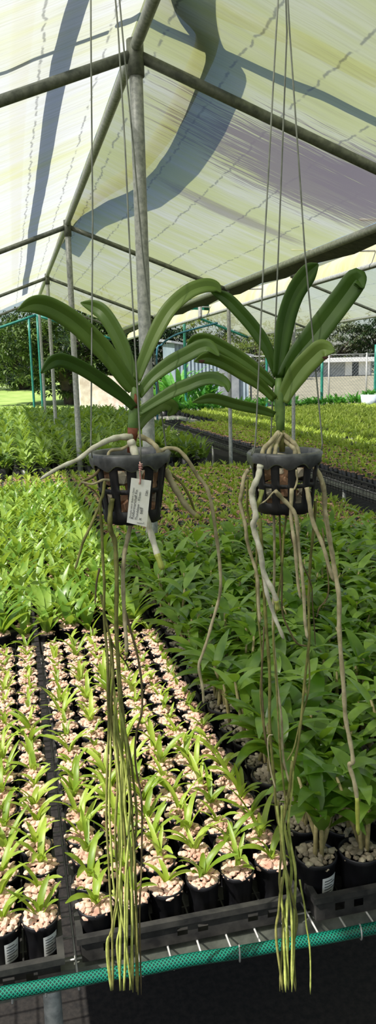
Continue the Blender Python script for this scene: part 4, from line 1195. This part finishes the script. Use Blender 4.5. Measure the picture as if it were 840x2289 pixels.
def building(name, px0, px1, y, top, label, wall, fascia, openings, depth=5):
    a, b = on_y(px0, 830, y).x, on_y(px1, 830, y).x; zb = terr(y); zt = on_y((px0 + px1) / 2, top, y).z - zb; hw = (b - a) / 2
    r = empty(name, ((a + b) / 2, y, zb))
    w = MB(); w.box((0, depth / 2, zt / 2 - .05), (2 * hw, depth, zt)); mobj('building_wall', w, wall, r, False)
    f = MB(); f.box((0, -.25, zt + .02), (2 * hw + .5, .5, .28)); f.box((0, depth / 2 + .2, zt + .12), (2 * hw + .5, depth + .4, .12)); mobj('roof', f, fascia, r, False)
    for (t0, t1, z0, z1, nm, m_) in openings:
        o = MB(); o.box((-hw + 2 * hw * (t0 + t1) / 2, -.03, zt * (z0 + z1) / 2), (2 * hw * (t1 - t0), .1, zt * (z1 - z0))); mobj(nm, o, m_, r, False)
    tag(r, label, 'building', 'buildings beyond the fence'); return r
building('long_building', 640, 830, 48, 806, 'long low building with white fascia behind the fence at right', M['greywall'], M['white'],
         [(.06, .4, .35, .85, 'window', M['darkglass']), (.68, .76, .05, .9, 'wall_panel', M['white']), (.84, .98, .05, .9, 'wall_panel', M['white']), (.77, .83, .0, .8, 'door', M['darkglass'])])
building('grey_outbuilding', -20, 66, 58, 842, 'low grey outbuilding across the lawn at far left', M['greywall'], M['greywall'], [(.2, .4, .3, .8, 'window', M['darkglass']), (.6, .75, 0, .85, 'door', M['white'])])

def fence(name, px0, px1, y, hgt, label, spacing=.14, nposts=5, mat=None):
    a, b = on_y(px0, 850, y).x, on_y(px1, 850, y).x; z = terr(y); L = b - a
    r = empty(name, (a, y, z))
    for k in range(nposts):
        p = MB(); x = L * k / (nposts - 1); p.tube([(x, 0, -.1), (x, 0, hgt + .05)], .035, 8); mobj('fence_post', p, M['galv'], r)
    for zz in (hgt, .05):
        t = MB(); t.tube([(0, 0, zz), (L, 0, zz)], .022, 6); mobj('rail', t, M['galv'], r)
    w = MB(); k = -hgt
    while k < L:
        for s_ in (1, -1):
            x0, x1 = (k, k + hgt) if s_ == 1 else (k + hgt, k); z0, z1 = 0, hgt
            p0, p1 = Vector((x0, .01 * s_, z0)), Vector((x1, .01 * s_, z1))
            if max(x0, x1) <= 0 or min(x0, x1) >= L: continue
            def clip(p, q):
                d = q - p
                t = 0
                if p.x < 0: t = -p.x / d.x
                elif p.x > L: t = (L - p.x) / d.x
                return p + d * t
            p0, p1 = clip(p0, p1), clip(p1, p0)
            w.tube([p0, p1], .004, 3, cap=False)
        k += spacing
    mobj('chain_link', w, mat or M['link'], r)
    tag(r, label, 'fence', 'chain-link fences')
fence('wire_fence', 470, 900, 27, 1.75, 'grey chain-link fence in front of the white building at right', .13, 6)
fence('wire_fence', -60, 300, 44, 1.5, 'chain-link fence with thin posts across the lawn at left', .30, 6)

def big_bush(px, y, zt, label, mat, n, L, W, flowers=()):
    p = on_y(px, 850, y); zb = .0 if y < 18 else terr(y)
    r = empty('broadleaf_bush', (p.x, y, zb)); rd = random.Random(label)
    b = MB()
    for k in range(n):
        a = rd.uniform(0, 6.28); q = rd.uniform(0, .45); h_ = rd.uniform(.05, .65) * (zt - zb)
        b.blade((q * math.cos(a), q * math.sin(a), h_), a + rd.uniform(-.7, .7), L * rd.uniform(.6, 1.2), W * rd.uniform(.7, 1.1), rd.uniform(.8, 1.4), rd.uniform(-.5, .7), 'ovate', .25, 6)
    mobj('foliage', b, mat, r)
    st = MB()
    for k in range(10):
        a = rd.uniform(0, 6.28); st.tube([(.1 * math.cos(a), .1 * math.sin(a), 0), (.3 * math.cos(a), .3 * math.sin(a), .6 * (zt - zb))], .02, 6)
    mobj('stem', st, M['stem'], r)
    for (fx, fy) in flowers:
        f = MB(); c = on_y(fx, fy, y - .3) - r.location
        for k in range(6): f.blade(c, k * PI / 3, .11, .07, .9, -.2, 'ovate', .2, 4)
        mobj('flower', f, M['flower'], r)['label'] = 'white flower'
    tag(r, label, 'bush', 'broad-leaved bushes')
big_bush(388, 20, 1.75, 'bright broad-leaved bush right of the thick near post', M['brightfar'], 110, .8, .16)
big_bush(455, 21, 1.6, 'bush with white flowers in front of the shed', M['brightfar'], 90, .6, .16, ((440, 843), (473, 829), (499, 838), (487, 834)))
big_bush(345, 21, 1.5, 'low broad-leaved bush peeping out left of near post', M['far'], 70, .6, .14)
def tub(px, y, label):
    p = on_y(px, 880, y); r = empty('planter_tub', (p.x, y, .62))
    t = MB(); t.lathe([(.01, 0), (.18, 0), (.22, .3), (.2, .3), (.18, .25), (.01, .25)], 20); mobj('tub', t, M['tubw'], r)
    b = MB(); rd = random.Random(px)
    for k in range(30): b.blade((rd.uniform(-.1, .1), rd.uniform(-.1, .1), .26), rd.uniform(0, 6.28), rd.uniform(.15, .3), .06, rd.uniform(.6, 1.4), rd.uniform(-.4, .5), 'ovate', .2, 4)
    mobj('foliage', b, M['brightfar'], r); tag(r, label, 'planter')
tub(826, 16.5, 'pale blue and white planter tub at right edge by fence')
print('objects', len(bpy.data.objects))
